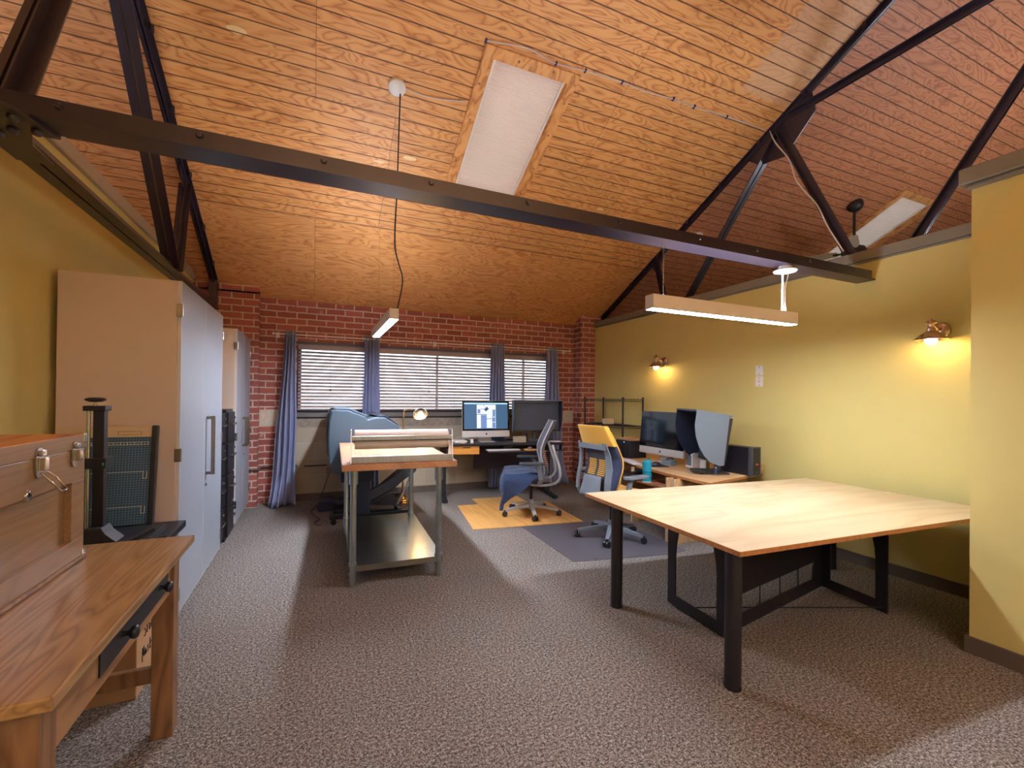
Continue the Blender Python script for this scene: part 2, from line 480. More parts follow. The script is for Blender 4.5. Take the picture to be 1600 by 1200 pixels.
# ------------------------------------------------------------------ mesh building
class B:
    """collects shapes and links them as ONE mesh object"""
    def __init__(s):
        s.bm = bmesh.new()
        s.slots = []
        s.cur = 0
    def m(s, key):
        if key not in s.slots:
            s.slots.append(key)
        s.cur = s.slots.index(key)
        return s
    def _f(s, vs, smooth=False):
        try:
            f = s.bm.faces.new(vs)
        except ValueError:
            return None
        f.material_index = s.cur
        f.smooth = smooth
        return f
    def box(s, x0, x1, y0, y1, z0, z1, T=None):
        c = [(x0, y0, z0), (x1, y0, z0), (x1, y1, z0), (x0, y1, z0), (x0, y0, z1), (x1, y0, z1), (x1, y1, z1), (x0, y1, z1)]
        v = [s.bm.verts.new(T @ Vector(p) if T else p) for p in c]
        for q in ((3, 2, 1, 0), (4, 5, 6, 7), (0, 1, 5, 4), (1, 2, 6, 5), (2, 3, 7, 6), (3, 0, 4, 7)):
            s._f([v[i] for i in q])
        return s
    def rbox(s, x0, x1, y0, y1, z0, z1, r=0.01, seg=3, axis=2, T=None):
        """box with its edges along one axis rounded"""
        lo, hi = [x0, y0, z0], [x1, y1, z1]
        a, b = [i for i in range(3) if i != axis]
        if axis == 1:
            a, b = 2, 0
        pts = []
        for (sa, sb, st) in ((1, 1, 0), (0, 1, 1), (0, 0, 2), (1, 0, 3)):
            ca = hi[a] - r if sa else lo[a] + r
            cb = hi[b] - r if sb else lo[b] + r
            for k in range(seg + 1):
                t = (st + k / seg) * PI / 2
                pts.append((ca + r * math.cos(t), cb + r * math.sin(t)))
        def P(p, h):
            o = [0, 0, 0]
            o[a], o[b], o[axis] = p[0], p[1], h
            return T @ Vector(o) if T else Vector(o)
        s._ring([P(p, lo[axis]) for p in pts], [P(p, hi[axis]) for p in pts], True)
        return s
    def _ring(s, A, Bv, smooth=False):
        va = [s.bm.verts.new(p) for p in A]
        vb = [s.bm.verts.new(p) for p in Bv]
        n = len(A)
        for i in range(n):
            j = (i + 1) % n
            s._f([va[i], va[j], vb[j], vb[i]], smooth)
        ca, cb = s._f(va[::-1]), s._f(vb)
        if smooth:
            for f in (ca, cb):
                for e in (f.edges if f else ()):
                    e.smooth = False
    def prism(s, pts, axis, h0, h1, T=None):
        """polygon (2D, in the two other axes in x,y,z order) extruded along an axis; concave allowed"""
        def P(p, h):
            o = [p[0], p[1]]
            o.insert(axis, h)
            return T @ Vector(o) if T else Vector(o)
        ar = sum(pts[i][0] * pts[(i + 1) % len(pts)][1] - pts[(i + 1) % len(pts)][0] * pts[i][1] for i in range(len(pts)))
        if (ar < 0) != (axis == 1):
            pts = pts[::-1]
        s._ring([P(p, h0) for p in pts], [P(p, h1) for p in pts])
        return s
    def cyl(s, p0, p1, r0, r1=None, seg=16, smooth=True):
        r1 = r0 if r1 is None else r1
        p0, p1 = Vector(p0), Vector(p1)
        d = (p1 - p0).normalized()
        u = d.orthogonal().normalized()
        w = d.cross(u)
        A, C = [], []
        for i in range(seg):
            t = 2 * PI * i / seg
            o = u * math.cos(t) + w * math.sin(t)
            A.append(p0 + o * r0); C.append(p1 + o * r1)
        s._ring(A, C, smooth)
        return s
    def tube(s, pts, r, seg=8):
        P = [Vector(p) for p in pts]
        rings, u = [], None
        for i, p in enumerate(P):
            d = (P[min(i + 1, len(P) - 1)] - P[max(i - 1, 0)]).normalized()
            if u is None:
                u = d.orthogonal().normalized()
            u = (u - d * u.dot(d)).normalized()
            w = d.cross(u)
            rr = r[i] if isinstance(r, (list, tuple)) else r
            rings.append([s.bm.verts.new(p + (u * math.cos(2 * PI * k / seg) + w * math.sin(2 * PI * k / seg)) * rr) for k in range(seg)])
        for a, b in zip(rings, rings[1:]):
            for k in range(seg):
                j = (k + 1) % seg
                s._f([a[k], a[j], b[j], b[k]], True)
        for f in (s._f(rings[0][::-1]), s._f(rings[-1])):
            for e in (f.edges if f else ()):
                e.smooth = False
        return s
    def strip(s, pts, w, t, side):
        """flat bar: width w along 'side', thickness t, swept along points"""
        P = [Vector(p) for p in pts]
        sd = Vector(side).normalized()
        rings = []
        for i, p in enumerate(P):
            d = (P[min(i + 1, len(P) - 1)] - P[max(i - 1, 0)]).normalized()
            nn = d.cross(sd).normalized()
            ww = w[i] if isinstance(w, (list, tuple)) else w
            tt = t[i] if isinstance(t, (list, tuple)) else t
            rings.append([s.bm.verts.new(p + sd * a * ww / 2 + nn * b * tt / 2) for a, b in ((-1, -1), (1, -1), (1, 1), (-1, 1))])
        for a, b in zip(rings, rings[1:]):
            for k in range(4):
                j = (k + 1) % 4
                s._f([a[k], a[j], b[j], b[k]])
        s._f(rings[0][::-1]); s._f(rings[-1])
        return s
    def lathe(s, prof, c=(0, 0, 0), seg=24, T=None, cap=True):
        """profile of (radius, height) turned about a vertical axis"""
        rings = []
        for (r, h) in prof:
            rg = []
            for k in range(seg):
                t = 2 * PI * k / seg
                p = Vector((c[0] + r * math.cos(t), c[1] + r * math.sin(t), c[2] + h))
                rg.append(s.bm.verts.new(T @ p if T else p))
            rings.append(rg)
        for a, b in zip(rings, rings[1:]):
            for k in range(seg):
                j = (k + 1) % seg
                s._f([a[k], a[j], b[j], b[k]], True)
        if cap:
            for f in (s._f(rings[0][::-1]), s._f(rings[-1])):
                for e in (f.edges if f else ()):
                    e.smooth = False
        for a, b, c in zip(prof, prof[1:], prof[2:]):      # keep turned edges crisp where the profile bends hard
            d1, d2 = (b[0] - a[0], b[1] - a[1]), (c[0] - b[0], c[1] - b[1])
            ang = abs(math.atan2(d1[0] * d2[1] - d1[1] * d2[0], d1[0] * d2[0] + d1[1] * d2[1]))
            if ang > 0.9:
                rg = rings[prof.index(b)]
                for k in range(seg):
                    e = s.bm.edges.get((rg[k], rg[(k + 1) % seg]))
                    if e:
                        e.smooth = False
        return s
    def ball(s, c, r, seg=16, rings=10, sc=(1, 1, 1)):
        prof = []
        for i in range(rings + 1):
            t = -PI / 2 + PI * i / rings
            prof.append((max(1e-4, r * math.cos(t)), r * math.sin(t)))
        T = Matrix.Translation(Vector(c)) @ Matrix.Diagonal((sc[0], sc[1], sc[2], 1))
        return s.lathe(prof, (0, 0, 0), seg, T)
    def quad(s, pts):
        s._f([s.bm.verts.new(p) for p in pts])
        return s
    def sheet(s, fn, nu, nv, thick=None):
        """smooth sheet from fn(u,v); thick is an offset vector function or None"""
        def layer(off):
            return [[s.bm.verts.new(Vector(fn(i / nu, j / nv)) + (Vector(thick(i / nu, j / nv)) * off if thick else Vector((0, 0, 0)))) for j in range(nv + 1)] for i in range(nu + 1)]
        a = layer(0)
        for i in range(nu):
            for j in range(nv):
                s._f([a[i][j], a[i + 1][j], a[i + 1][j + 1], a[i][j + 1]], True)
        if thick:
            b = layer(1)
            for i in range(nu):
                for j in range(nv):
                    s._f([b[i][j + 1], b[i + 1][j + 1], b[i + 1][j], b[i][j]], True)
            for i in range(nu):
                s._f([a[i][0], b[i][0], b[i + 1][0], a[i + 1][0]]); s._f([a[i + 1][nv], b[i + 1][nv], b[i][nv], a[i][nv]])
            for j in range(nv):
                s._f([a[0][j + 1], b[0][j + 1], b[0][j], a[0][j]]); s._f([a[nu][j], b[nu][j], b[nu][j + 1], a[nu][j + 1]])
        return s
    def build(s, name, mat=None, parent=None, bevel=0.0, world=True, auto=True, bseg=2):
        if mat and not s.slots:
            s.slots = [mat]
        if auto:
            bmesh.ops.recalc_face_normals(s.bm, faces=s.bm.faces[:])
        if parent is not None and world:
            s.bm.transform(TM[parent.name].inverted())
        me = bpy.data.meshes.new(name)
        s.bm.to_mesh(me)
        s.bm.free()
        for k in s.slots:
            me.materials.append(MAT[k])
        o = bpy.data.objects.new(name, me)
        COL.objects.link(o)
        if parent is not None:
            o.parent = parent
            TM[o.name] = TM[parent.name]
        else:
            TM[o.name] = Matrix.Identity(4)
        if bevel:
            b = o.modifiers.new('bevel', 'BEVEL')
            b.width = bevel; b.segments = bseg; b.limit_method = 'ANGLE'; b.angle_limit = R(40)
        return o

TM = {}
def thing(name, label, cat, loc=(0, 0, 0), rz=0.0, group=None):
    o = bpy.data.objects.new(name, None)
    COL.objects.link(o)
    o.empty_display_size = 0.1
    o.location = loc
    o.rotation_euler = (0, 0, rz)
    o['label'] = label; o['category'] = cat
    if group:
        o['group'] = group
    TM[o.name] = Matrix.Translation(Vector(loc)) @ Matrix.Rotation(rz, 4, 'Z')
    return o
def tag(o, label, cat, group=None):
    o['label'] = label; o['category'] = cat
    if group:
        o['group'] = group
    return o
def struct(o):
    o['kind'] = 'structure'
    return o
def copy_tree(o, parent=None):
    c = o.copy()
    COL.objects.link(c)
    if parent is not None:
        c.parent = parent
    for ch in [q for q in bpy.data.objects if q.parent == o]:
        copy_tree(ch, c)
    return c
def lerp(a, b, t):
    return a + (b - a) * t
def smoothpts(P, n=6):
    """Catmull-Rom through points"""
    P = [Vector(p) for p in P]
    out = []
    for i in range(len(P) - 1):
        p0, p1, p2, p3 = P[max(i - 1, 0)], P[i], P[i + 1], P[min(i + 2, len(P) - 1)]
        for k in range(n):
            t = k / n
            out.append(0.5 * ((2 * p1) + (p2 - p0) * t + (2 * p0 - 5 * p1 + 4 * p2 - p3) * t * t + (3 * p1 - p0 - 3 * p2 + p3) * t ** 3))
    out.append(P[-1])
    return out

# ================================================================== THE SETTING
YB = 6.11
RZ = 2.475 + 0.5 * YB            # roof plane: z = RZ - 0.5 y
RIDGE = 0.9
def roof(y):
    return RZ - 0.5 * y if y >= RIDGE else RZ - 0.5 * (2 * RIDGE - y)

struct(B().m('carpet').box(-4.6, 8.8, -4.7, YB + 0.3, -0.12, 0.0).build('floor'))

# ceiling: slabs along the roof slope, open at the two skylights
SKY = [(1.22, 1.875, 3.215, 4.375), (6.79, 7.44, 3.215, 4.375)]
def roof_cells(b, x0, x1, y0, y1, holes):
    xs = sorted({x0, x1} | {v for h in holes for v in h[:2] if x0 < v < x1})
    ys = sorted({y0, y1} | {v for h in holes for v in h[2:] if y0 < v < y1})
    for xa, xb in zip(xs, xs[1:]):
        for ya, yb in zip(ys, ys[1:]):
            if any(h[0] <= xa and xb <= h[1] and h[2] <= ya and yb <= h[3] for h in holes):
                continue
            v = [b.bm.verts.new(p) for p in ((xa, ya, roof(ya)), (xb, ya, roof(ya)), (xb, yb, roof(yb)), (xa, yb, roof(yb)),
                                             (xa, ya, roof(ya) + .2), (xb, ya, roof(ya) + .2), (xb, yb, roof(yb) + .2), (xa, yb, roof(yb) + .2))]
            for q in ((3, 2, 1, 0), (4, 5, 6, 7), (0, 1, 5, 4), (1, 2, 6, 5), (2, 3, 7, 6), (3, 0, 4, 7)):
                b._f([v[i] for i in q])
b = B()
b.m('ceil')
roof_cells(b, -1.06, 4.13, RIDGE, YB + 0.3, SKY[:1])
roof_cells(b, -1.06, 4.13, -4.7, RIDGE, [])
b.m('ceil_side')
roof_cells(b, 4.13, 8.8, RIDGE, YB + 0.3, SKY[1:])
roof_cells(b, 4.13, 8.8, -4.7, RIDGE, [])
b.m('ceil_left')
roof_cells(b, -4.6, -1.06, RIDGE, YB + 0.3, [])
roof_cells(b, -4.6, -1.06, -4.7, RIDGE, [])
struct(b.build('ceiling', auto=False))

# back wall: brick with one long window opening, painted block below the sill
WX0, WX1, WZ0, WZ1 = -0.22, 3.40, 1.09, 1.95
b = B()
b.m('brick').box(-4.6, WX0, YB, YB + .3, 0, 2.47).box(WX1, 8.8, YB, YB + .3, 0, 2.47).box(WX0, WX1, YB, YB + .3, WZ1, 2.47)
b.m('block').box(WX0, WX1, YB, YB + .3, 0, 0.905)
b.m('concrete').box(WX0, WX1, YB - 0.004, YB + .3, 0.905, 1.02)
b.m('sill').box(WX0, WX1, YB, YB + .3, 1.02, WZ0)
struct(b.build('wall_back', auto=False))
b = B().m('brick').box(-4.6, -0.615, 5.93, YB, 0, roof(YB) + .02)
b.prism([(5.93, roof(YB)), (YB, roof(YB)), (5.93, roof(5.93) - .005)], 0, -4.6, -0.615)
struct(b.build('wall_pier_left'))
b = B().m('brick').box(3.735, 4.75, 5.88, YB, 0, roof(YB))
b.prism([(5.88, roof(YB)), (YB, roof(YB)), (5.88, roof(5.88) - .005)], 0, 3.735, 4.75)
struct(b.build('wall_pier_right'))
struct(B().m('whiteblock').box(-0.615, -0.22, YB - .006, YB, 0.93, 1.13).build('trim_1'))
struct(B().m('whiteblock').box(3.46, 3.735, YB - .006, YB, 0.91, 1.11).build('trim_2'))
# grey sill board with a thin dark strip under it
b = B().m('sill').box(WX0 - .02, WX1 + .02, YB - .035, YB + .06, 1.035, 1.09)
b.m('black').box(WX0 - .02, WX1 + .02, YB - .012, YB, 1.018, 1.035)
struct(b.build('trim_3', bevel=.004))
# steel lintel edge above the windows
struct(B().m('winframe').box(WX0 - .03, WX1 + .03, YB - .02, YB + .02, WZ1 - .012, WZ1 + .022).build('trim_4'))
struct(B().m('base').box(-0.3, 3.5, YB - .014, YB, 0, .085).build('baseboard_back'))

# side partitions: yellow paint under grey caps
struct(B().m('yellow').box(-1.43, -1.25, -4.6, 5.93, 0, 2.57).build('wall_left'))
struct(B().m('capl').box(-1.46, -1.225, -4.6, 5.93, 2.57, 2.655).build('trim_5', bevel=.006))
struct(B().m('yellow').box(3.99, 4.28, 1.0, 5.88, 0, 2.42).build('wall_right'))
b = B().m('cap').box(3.965, 4.31, 1.0, 5.885, 2.42, 2.50).box(3.978, 4.297, 1.0, 5.88, 2.405, 2.42)
struct(b.build('trim_6', bevel=.005))
struct(B().m('yellow').box(3.14, 4.28, -4.6, 1.18, 0, 2.42).build('wall_entry'))
b = B().m('cap').box(3.10, 4.30, -4.6, 1.22, 2.445, 2.53).box(3.12, 4.29, -4.6, 1.20, 2.42, 2.445)
struct(b.build('trim_7', bevel=.006))
struct(B().m('base').box(3.974, 3.99, 1.18, 5.88, 0, .085).build('baseboard_right'))
struct(B().m('base').box(3.124, 3.14, -4.6, 1.18, 0, .085).box(3.124, 3.99, 1.18, 1.194, 0, .085).build('baseboard_entry'))
struct(B().m('yellow').box(-4.6, 8.8, -4.7, -4.55, 0, 5.0).build('wall_front'))
struct(B().m('yellow').box(-4.75, -4.6, -4.7, YB + .3, 0, 5.1).build('wall_outer_left'))
struct(B().m('yellow').box(8.8, 8.95, -4.7, YB + .3, 0, 5.1).build('wall_outer_right'))

# windows: frame, mullions, one pane each; the frame is the window, the pane its part
for i, (xa, xb) in enumerate(((WX0, 0.70), (0.70, 2.44), (2.44, WX1))):
    f = B().m('winframe')
    y0, y1 = YB + .10, YB + .16
    f.box(xa, xa + .05, y0, y1, WZ0, WZ1 - .012).box(xb - .05, xb, y0, y1, WZ0, WZ1 - .012)
    f.box(xa + .05, xb - .05, y0, y1, WZ0, WZ0 + .05).box(xa + .05, xb - .05, y0, y1, WZ1 - .062, WZ1 - .012)
    xm = 0.5 * (xa + xb)
    if i != 0:
        f.m('white').box(xm - .014, xm + .014, y0 + .01, y1 - .01, WZ0 + .05, WZ1 - .062)
    o = struct(f.build('window_%d' % (i + 1)))
    p = B().m('glass').box(xa + .05, xb - .05, YB + .125, YB + .131, WZ0 + .05, WZ1 - .062).build('pane', parent=o)

# skylights with pleated shades
NRM = Vector((0, 0.5, 1)).normalized()
DWN = Vector((0, 1, -0.5)).normalized()
def roof_frame(x, y):
    m = Matrix((Vector((1, 0, 0)), DWN, NRM)).transposed().to_4x4()
    m.translation = Vector((x, y, roof(y)))
    return m
for i, (xa, xb, ya, yb) in enumerate(SKY):
    T = roof_frame(xa, ya)
    w, L = xb - xa, (yb - ya) * math.sqrt(1.25)
    f = B().m('pine')
    fw = 0.085
    f.prism([(-fw, -fw), (w + fw, -fw), (w, 0), (0, 0)], 2, -.022, 0.0, T)
    f.prism([(-fw, L + fw), (w + fw, L + fw), (w, L), (0, L)], 2, -.022, 0.0, T)
    f.prism([(-fw, -fw), (0, 0), (0, L), (-fw, L + fw)], 2, -.022, 0.0, T)
    f.prism([(w + fw, -fw), (w, 0), (w, L), (w + fw, L + fw)], 2, -.022, 0.0, T)
    # shaft lining
    f.box(0, .012, 0, L, 0, .19, T).box(w - .012, w, 0, L, 0, .19, T).box(.012, w - .012, 0, .012, 0, .19, T).box(.012, w - .012, L - .012, L, 0, .19, T)
    # knots
    f.m('deskbrown')
    for kx, ky in ((-.05, .2), (-.04, .5), (-.055, .9), (-.03, 1.2), (w + .05, .15), (w + .04, .45), (w + .05, .8), (w + .04, 1.1), (.2, -.04), (.5, -.05)):
        f.cyl(T @ Vector((kx, ky, -.0235)), T @ Vector((kx, ky, -.0215)), .011, seg=10)
    o = struct(f.build('window_%d' % (4 + i)))
    B().m('glass').box(.012, w - .012, .012, L - .012, .17, .18, T).build('pane', parent=o)
    r = B().m('white').box(.012, .03, .012, L - .012, .005, .05, T).box(w - .03, w - .012, .012, L - .012, .005, .05, T)
    r.build('shade_rail', parent=o)
    pl = B().m('pleat')
    n = 62
    l0, l1 = .02, L - .02
    top = []
    for k in range(n * 2 + 1):
        y = lerp(l0, l1, k / (2 * n))
        z = .02 + (.009 if k % 2 else 0)
        top.append((y, z))
    for (y0_, z0_), (y1_, z1_) in zip(top, top[1:]):
        pl.quad([T @ Vector(p) for p in ((.03, y0_, z0_), (w - .03, y0_, z0_), (w - .03, y1_, z1_), (.03, y1_, z1_))])
    pl.build('pleated_shade', parent=o, auto=False)

# ================================================================== STEELWORK
def dbl(b, X, p0, p1, w, leg=None, t=.008, g=.005, side=1):
    """double angle between (y,z) points: flanges spread along X on one side, webs back to back"""
    leg = leg or w
    p0, p1 = Vector((0, p0[0], p0[1])), Vector((0, p1[0], p1[1]))
    d = (p1 - p0).normalized()
    v = Vector((0, -d.z, d.y)) * side
    for sx in (1, -1):
        prof = [(g, 0), (g + w, 0), (g + w, t), (g + t, t), (g + t, leg), (g, leg)]
        A = [p0 + Vector((X + sx * a, 0, 0)) + v * (c - leg / 2) for a, c in prof]
        C = [p1 + Vector((X + sx * a, 0, 0)) + v * (c - leg / 2) for a, c in prof]
        b._ring(A, C)
    return b
def truss(X, label):
    r = thing('roof_truss', label, 'roof truss', (X, RIDGE, 2.25), 0, 'black steel roof trusses')
    ye = 5.87
    def rz_(y): return roof(y) - .035
    dbl(B().m('steel'), X, (-4.0, 2.285), (ye, 2.285), .057, .07).build('bottom_chord', parent=r)
    dbl(B().m('steel'), X, (RIDGE, rz_(RIDGE)), (ye, rz_(ye)), .036, .055, side=-1).build('top_chord', parent=r)
    dbl(B().m('steel'), X, (RIDGE, rz_(RIDGE)), (-4.0, rz_(-4.0)), .036, .055, side=1).build('top_chord', parent=r)
    A = (2.95, roof(2.95) - .09)
    Bn = (4.66, roof(4.66) - .07)
    dbl(B().m('steel'), X, A, (4.33, 2.31), .05, .05, side=1).build('diagonal', parent=r)
    dbl(B().m('steel'), X, Bn, (4.42, 2.31), .042, .05, side=-1).build('diagonal', parent=r)
    dbl(B().m('steel'), X, A, (2.21, 2.33), .062, .06, side=-1).build('diagonal', parent=r)
    dbl(B().m('steel'), X, (1.98, 2.33), (RIDGE, 4.02), .045, .05, side=1).build('diagonal', parent=r)
    dbl(B().m('steel'), X, (2.85, 4.03), (2 * RIDGE - 2.85, 4.03), .045, .05, side=1).build('collar_tie', parent=r)
    g = B().m('steel').prism([(A[0] - .30, roof(A[0] - .30) - .05), (A[0] + .36, roof(A[0] + .36) - .05), (A[0] + .22, A[1] - .26), (A[0] - .05, A[1] - .30), (A[0] - .34, A[1] - .02)], 0, X - .005, X + .005)
    g.build('gusset_plate', parent=r)
    g = B().m('steel').prism([(4.52, roof(4.52) - .05), (4.78, roof(4.78) - .05), (4.70, roof(4.7) - .17), (4.58, roof(4.58) - .17)], 0, X - .005, X + .005)
    g.build('gusset_plate', parent=r)
    B().m('steel').box(X - .04, X + .04, ye - .02, ye + .04, 2.25, rz_(ye)).build('bearing_plate', parent=r)
    for y in (5.6, 5.15, 4.62, 4.1, 3.62, 3.15, 2.7, 2.2):
        c = B().m('steel')
        sx = .045 if X < 1 else -.045
        c.cyl((X + sx, y, rz_(y) - .02), (X + sx, y, rz_(y) + .02), .014, seg=8)
        c.build('bolt', parent=r)
    return r
truss(-1.055, 'black steel roof truss above the tall grey cabinets, on the brick pier beside them')
truss(4.13, 'black steel roof truss with pale cable, rising behind the yellow wall with the lamps')

t = thing('tie_beam', 'black steel angle beam crossing the room from wall to wall under the ceiling', 'beam', (1.4, 2.1, 2.25))
b = B().m('steel').box(-0.99, 3.985, 2.055, 2.185, 2.25, 2.259).box(-1.02, 3.94, 2.055, 2.064, 2.259, 2.318)
b.build('angle_bar', parent=t)
b = B().m('steel').prism([(-.876, 2.19), (-.905, 2.05), (-1.115, 1.80), (-1.115, 2.45), (-1.0, 2.45), (-.995, 2.285), (-.955, 2.19)], 2, 2.238, 2.2495)
b.build('gusset_plate', parent=t)
for (x, y) in ((-.925, 2.15), (-.952, 2.07), (-.998, 2.17), (-1.03, 2.065), (-1.055, 2.215), (-1.08, 2.12)):
    B().m('steel').lathe([(.016, 0), (.016, -.012), (.009, -.018)], (x, y, 2.238), 12).build('bolt', parent=t)
for x in (-.83, -.42, .02, .48, .98, 1.55, 2.15, 2.66, 3.2, 3.7):
    B().m('steel').cyl((x, 2.056, 2.295), (x, 2.046, 2.295), .014, .009, 12).build('bolt', parent=t)

# ================================================================== LAMPS
def pendant_housing(r, x0, x1, y0, y1, z0, z1, up='uplight', dn='led'):
    t_ = .006
    h = B().m('housing').box(x0 + t_, x1 - t_, y0 + t_, y1 - t_, z1 - .03, z1 - .024).box(x0, x0 + t_, y0, y1, z0, z1).box(x1 - t_, x1, y0, y1, z0, z1)
    h.box(x0 + t_, x1 - t_, y0, y0 + t_, z0, z1).box(x0 + t_, x1 - t_, y1 - t_, y1, z0, z1)
    h.build('housing', parent=r)
    B().m(dn).box(x0 + t_, x1 - t_, y0 + t_, y1 - t_, z0 - .002, z0 + .01).build('diffuser', parent=r)
    B().m(up).box(x0 + t_, x1 - t_, y0 + .07, y1 - .07, z1 - .024, z1 - .014).build('uplight_lens', parent=r)

r = thing('pendant_light', 'slim white bar lamp hung end-on by a dark wavy cord before the brick wall', 'pendant light', (.56, 4.2, 1.92), 0, 'linear pendant lamps')
pendant_housing(r, .525, .597, 3.62, 4.80, 1.915, 2.0)
cz = roof(3.58)
T = roof_frame(.555, 3.58)
B().m('white').lathe([(.002, -.03), (.062, -.03), (.067, -.024), (.067, 0), (.002, 0)], (0, 0, 0), 28, T).build('canopy', parent=r)
B().m('cable').tube(smoothpts([(.585, 3.6, cz - .03), (.58, 3.63, 3.3), (.578, 3.66, 2.96), (.57, 3.68, 2.68), (.572, 3.68, 2.5), (.60, 3.68, 2.38), (.632, 3.68, 2.27), (.625, 3.68, 2.16), (.592, 3.68, 2.0)], 6), .0055).build('power_cord', parent=r)
for y in (3.66, 4.58):
    z = roof(y)
    B().m('nickel').tube([(.56, y, 2.0), (.56, y, z)], .0009, 6).cyl((.56, y, 2.0), (.56, y, 2.015), .008, seg=10).build('suspension_cable', parent=r)

r = thing('pendant_light', 'long white bar lamp hung below the black beam over the birch table', 'pendant light', (2.48, 2.13, 1.85), 0, 'linear pendant lamps')
pendant_housing(r, 1.83, 3.135, 2.095, 2.167, 1.845, 1.93, dn='led_soft')
B().m('white').lathe([(.002, -.012), (.07, -.012), (.075, -.006), (.07, 0), (.045, .002), (.045, .025), (.002, .025)], (3.03, 2.12, 2.224), 32).build('canopy', parent=r)
B().m('white').tube([(3.01, 2.125, 1.93), (3.01, 2.125, 2.215)], .0075, 10).build('power_cord', parent=r)
B().m('nickel').tube([(1.935, 2.13, 1.93), (1.935, 2.13, 2.12)], .002, 6).tube([(1.935, 2.13, 2.12), (1.965, 2.15, 2.25)], .0015, 6).tube([(1.935, 2.13, 2.12), (1.90, 2.1, 2.25)], .0015, 6).cyl((1.935, 2.13, 1.93), (1.935, 2.13, 1.945), .008, seg=10).build('suspension_cable', parent=r)
B().m('wcable').tube([(3.045, 2.13, 1.93), (3.045, 2.13, 2.10), (3.08, 2.13, 2.215)], .003, 6).tube([(3.045, 2.13, 2.10), (3.02, 2.13, 2.16)], .002, 6).tube([(3.055, 2.13, 1.94), (3.045, 2.13, 2.0)], .003, 6).build('suspension_cable', parent=r)

# the room goes on behind the camera, with unseen lamps added there as fill light
for (px, py) in ((.2, -1.5), (1.9, -1.5), (.2, -3.0), (1.9, -3.0)):
    r = thing('pendant_light', 'added white bar fill lamp, unseen behind the viewpoint', 'pendant light', (px, py, 2.3), 0, 'added fill lamps behind the viewpoint')
    pendant_housing(r, px - .6, px + .6, py - .04, py + .04, 2.3, 2.385, 'uplight_fill', 'led_fill')
    for x in (px - .5, px + .5):
        B().m('nickel').tube([(x, py, 2.385), (x, py, roof(py))], .0015, 6).build('suspension_cable', parent=r)
# unseen lamps added behind the partitions to brighten the side ceilings
for (px, py, nm) in ((6.2, 1.2, 'added white bar lamp, unseen behind the yellow wall with lamps'), (-3.0, 2.6, 'added white bar lamp, unseen behind the wall of tall cabinets')):
    r = thing('pendant_light', nm, 'pendant light', (px, py, 2.1), 0, 'added fill lamps behind the partitions')
    pendant_housing(r, px - .6, px + .6, py - .04, py + .04, 2.1, 2.185, 'uplight_side_fill')
    for x in (px - .5, px + .5):
        B().m('nickel').tube([(x, py, 2.185), (x, py, roof(py))], .0015, 6).build('suspension_cable', parent=r)

def sconce(y, z, label):
    x = 3.99
    r = thing('wall_sconce', label, 'wall lamp', (x, y, z), 0, 'copper barn-style wall lamps')
    T = Matrix.Translation(Vector((x, y, z))) @ Matrix.Rotation(R(-90), 4, 'Y')
    B().m('copper').lathe([(.002, .03), (.03, .03), (.052, .02), (.058, .008), (.058, 0)], (0, 0, 0), 28, T).build('wall_plate', parent=r)
    B().m('copper').tube(smoothpts([(x - .02, y, z), (x - .06, y, z + .015), (x - .10, y, z + .03), (x - .13, y, z + .03)], 5), .009, 10).build('arm', parent=r)
    cx = x - .13
    B().m('copper').lathe([(.002, .085), (.006, .08), (.010, .066), (.032, .052), (.036, .044), (.022, .036), (.018, .014), (.026, .008), (.026, -.012)], (cx, y, z), 24).build('lamp_holder', parent=r)
    B().m('copper').lathe([(.024, -.008), (.040, -.018), (.066, -.040), (.088, -.066), (.092, -.070), (.088, -.071), (.062, -.046), (.036, -.024), (.022, -.014)], (cx, y, z), 32, cap=False).build('lamp_shade', parent=r)
    B().m('bulb').ball((cx, y, z - .068), .034, 18, 12, (1, 1, 1.15)).build('bulb', parent=r)
    return r
sconce(4.36, 1.775, 'copper wall lamp glowing above the wire shelf on the yellow wall')
sconce(1.655, 1.80, 'copper wall lamp glowing over the birch table near the grey-capped column')

# floor lamp with brass base between plotter and desk
r = thing('floor_lamp', 'brass pharmacy floor lamp with a lit dome head behind the plotter', 'floor lamp', (1.0, 5.62, 0))
B().m('brass').lathe([(.13, 0), (.13, .012), (.118, .02), (.122, .03), (.108, .042), (.085, .046), (.06, .055), (.035, .085), (.022, .13), (.014, .19), (.01, .24)], (1.0, 5.62, 0), 32).build('base', parent=r)
B().m('brass').tube([(1.0, 5.62, .2), (1.0, 5.62, 1.10)] + [tuple(p) for p in smoothpts([(1.0, 5.62, 1.105), (1.012, 5.62, 1.13), (1.05, 5.62, 1.137), (1.13, 5.62, 1.142)], 4)][1:], .0085, 10).build('pole', parent=r)
T = Matrix.Translation(Vector((1.205, 5.60, 1.075))) @ Matrix.Rotation(R(-42), 4, 'X')
B().m('nickel').lathe([(.092, 0), (.086, .035), (.068, .062), (.04, .082), (.012, .09), (.002, .09)], (0, 0, 0), 28, T, cap=False).cyl((1.13, 5.62, 1.142), (1.17, 5.615, 1.132), .012, seg=12).build('lamp_shade', parent=r)
B().m('floorbulb').ball((1.205, 5.578, 1.085), .03).build('bulb', parent=r)

T = roof_frame(4.43, 4.27)
o = B().m('white').lathe([(.002, -.04), (.045, -.04), (.062, -.03), (.066, -.012), (.066, 0), (.002, 0)], (0, 0, 0), 28, T).build('smoke_detector')
tag(o, 'round white detector on the ceiling between two truss diagonals', 'smoke detector')

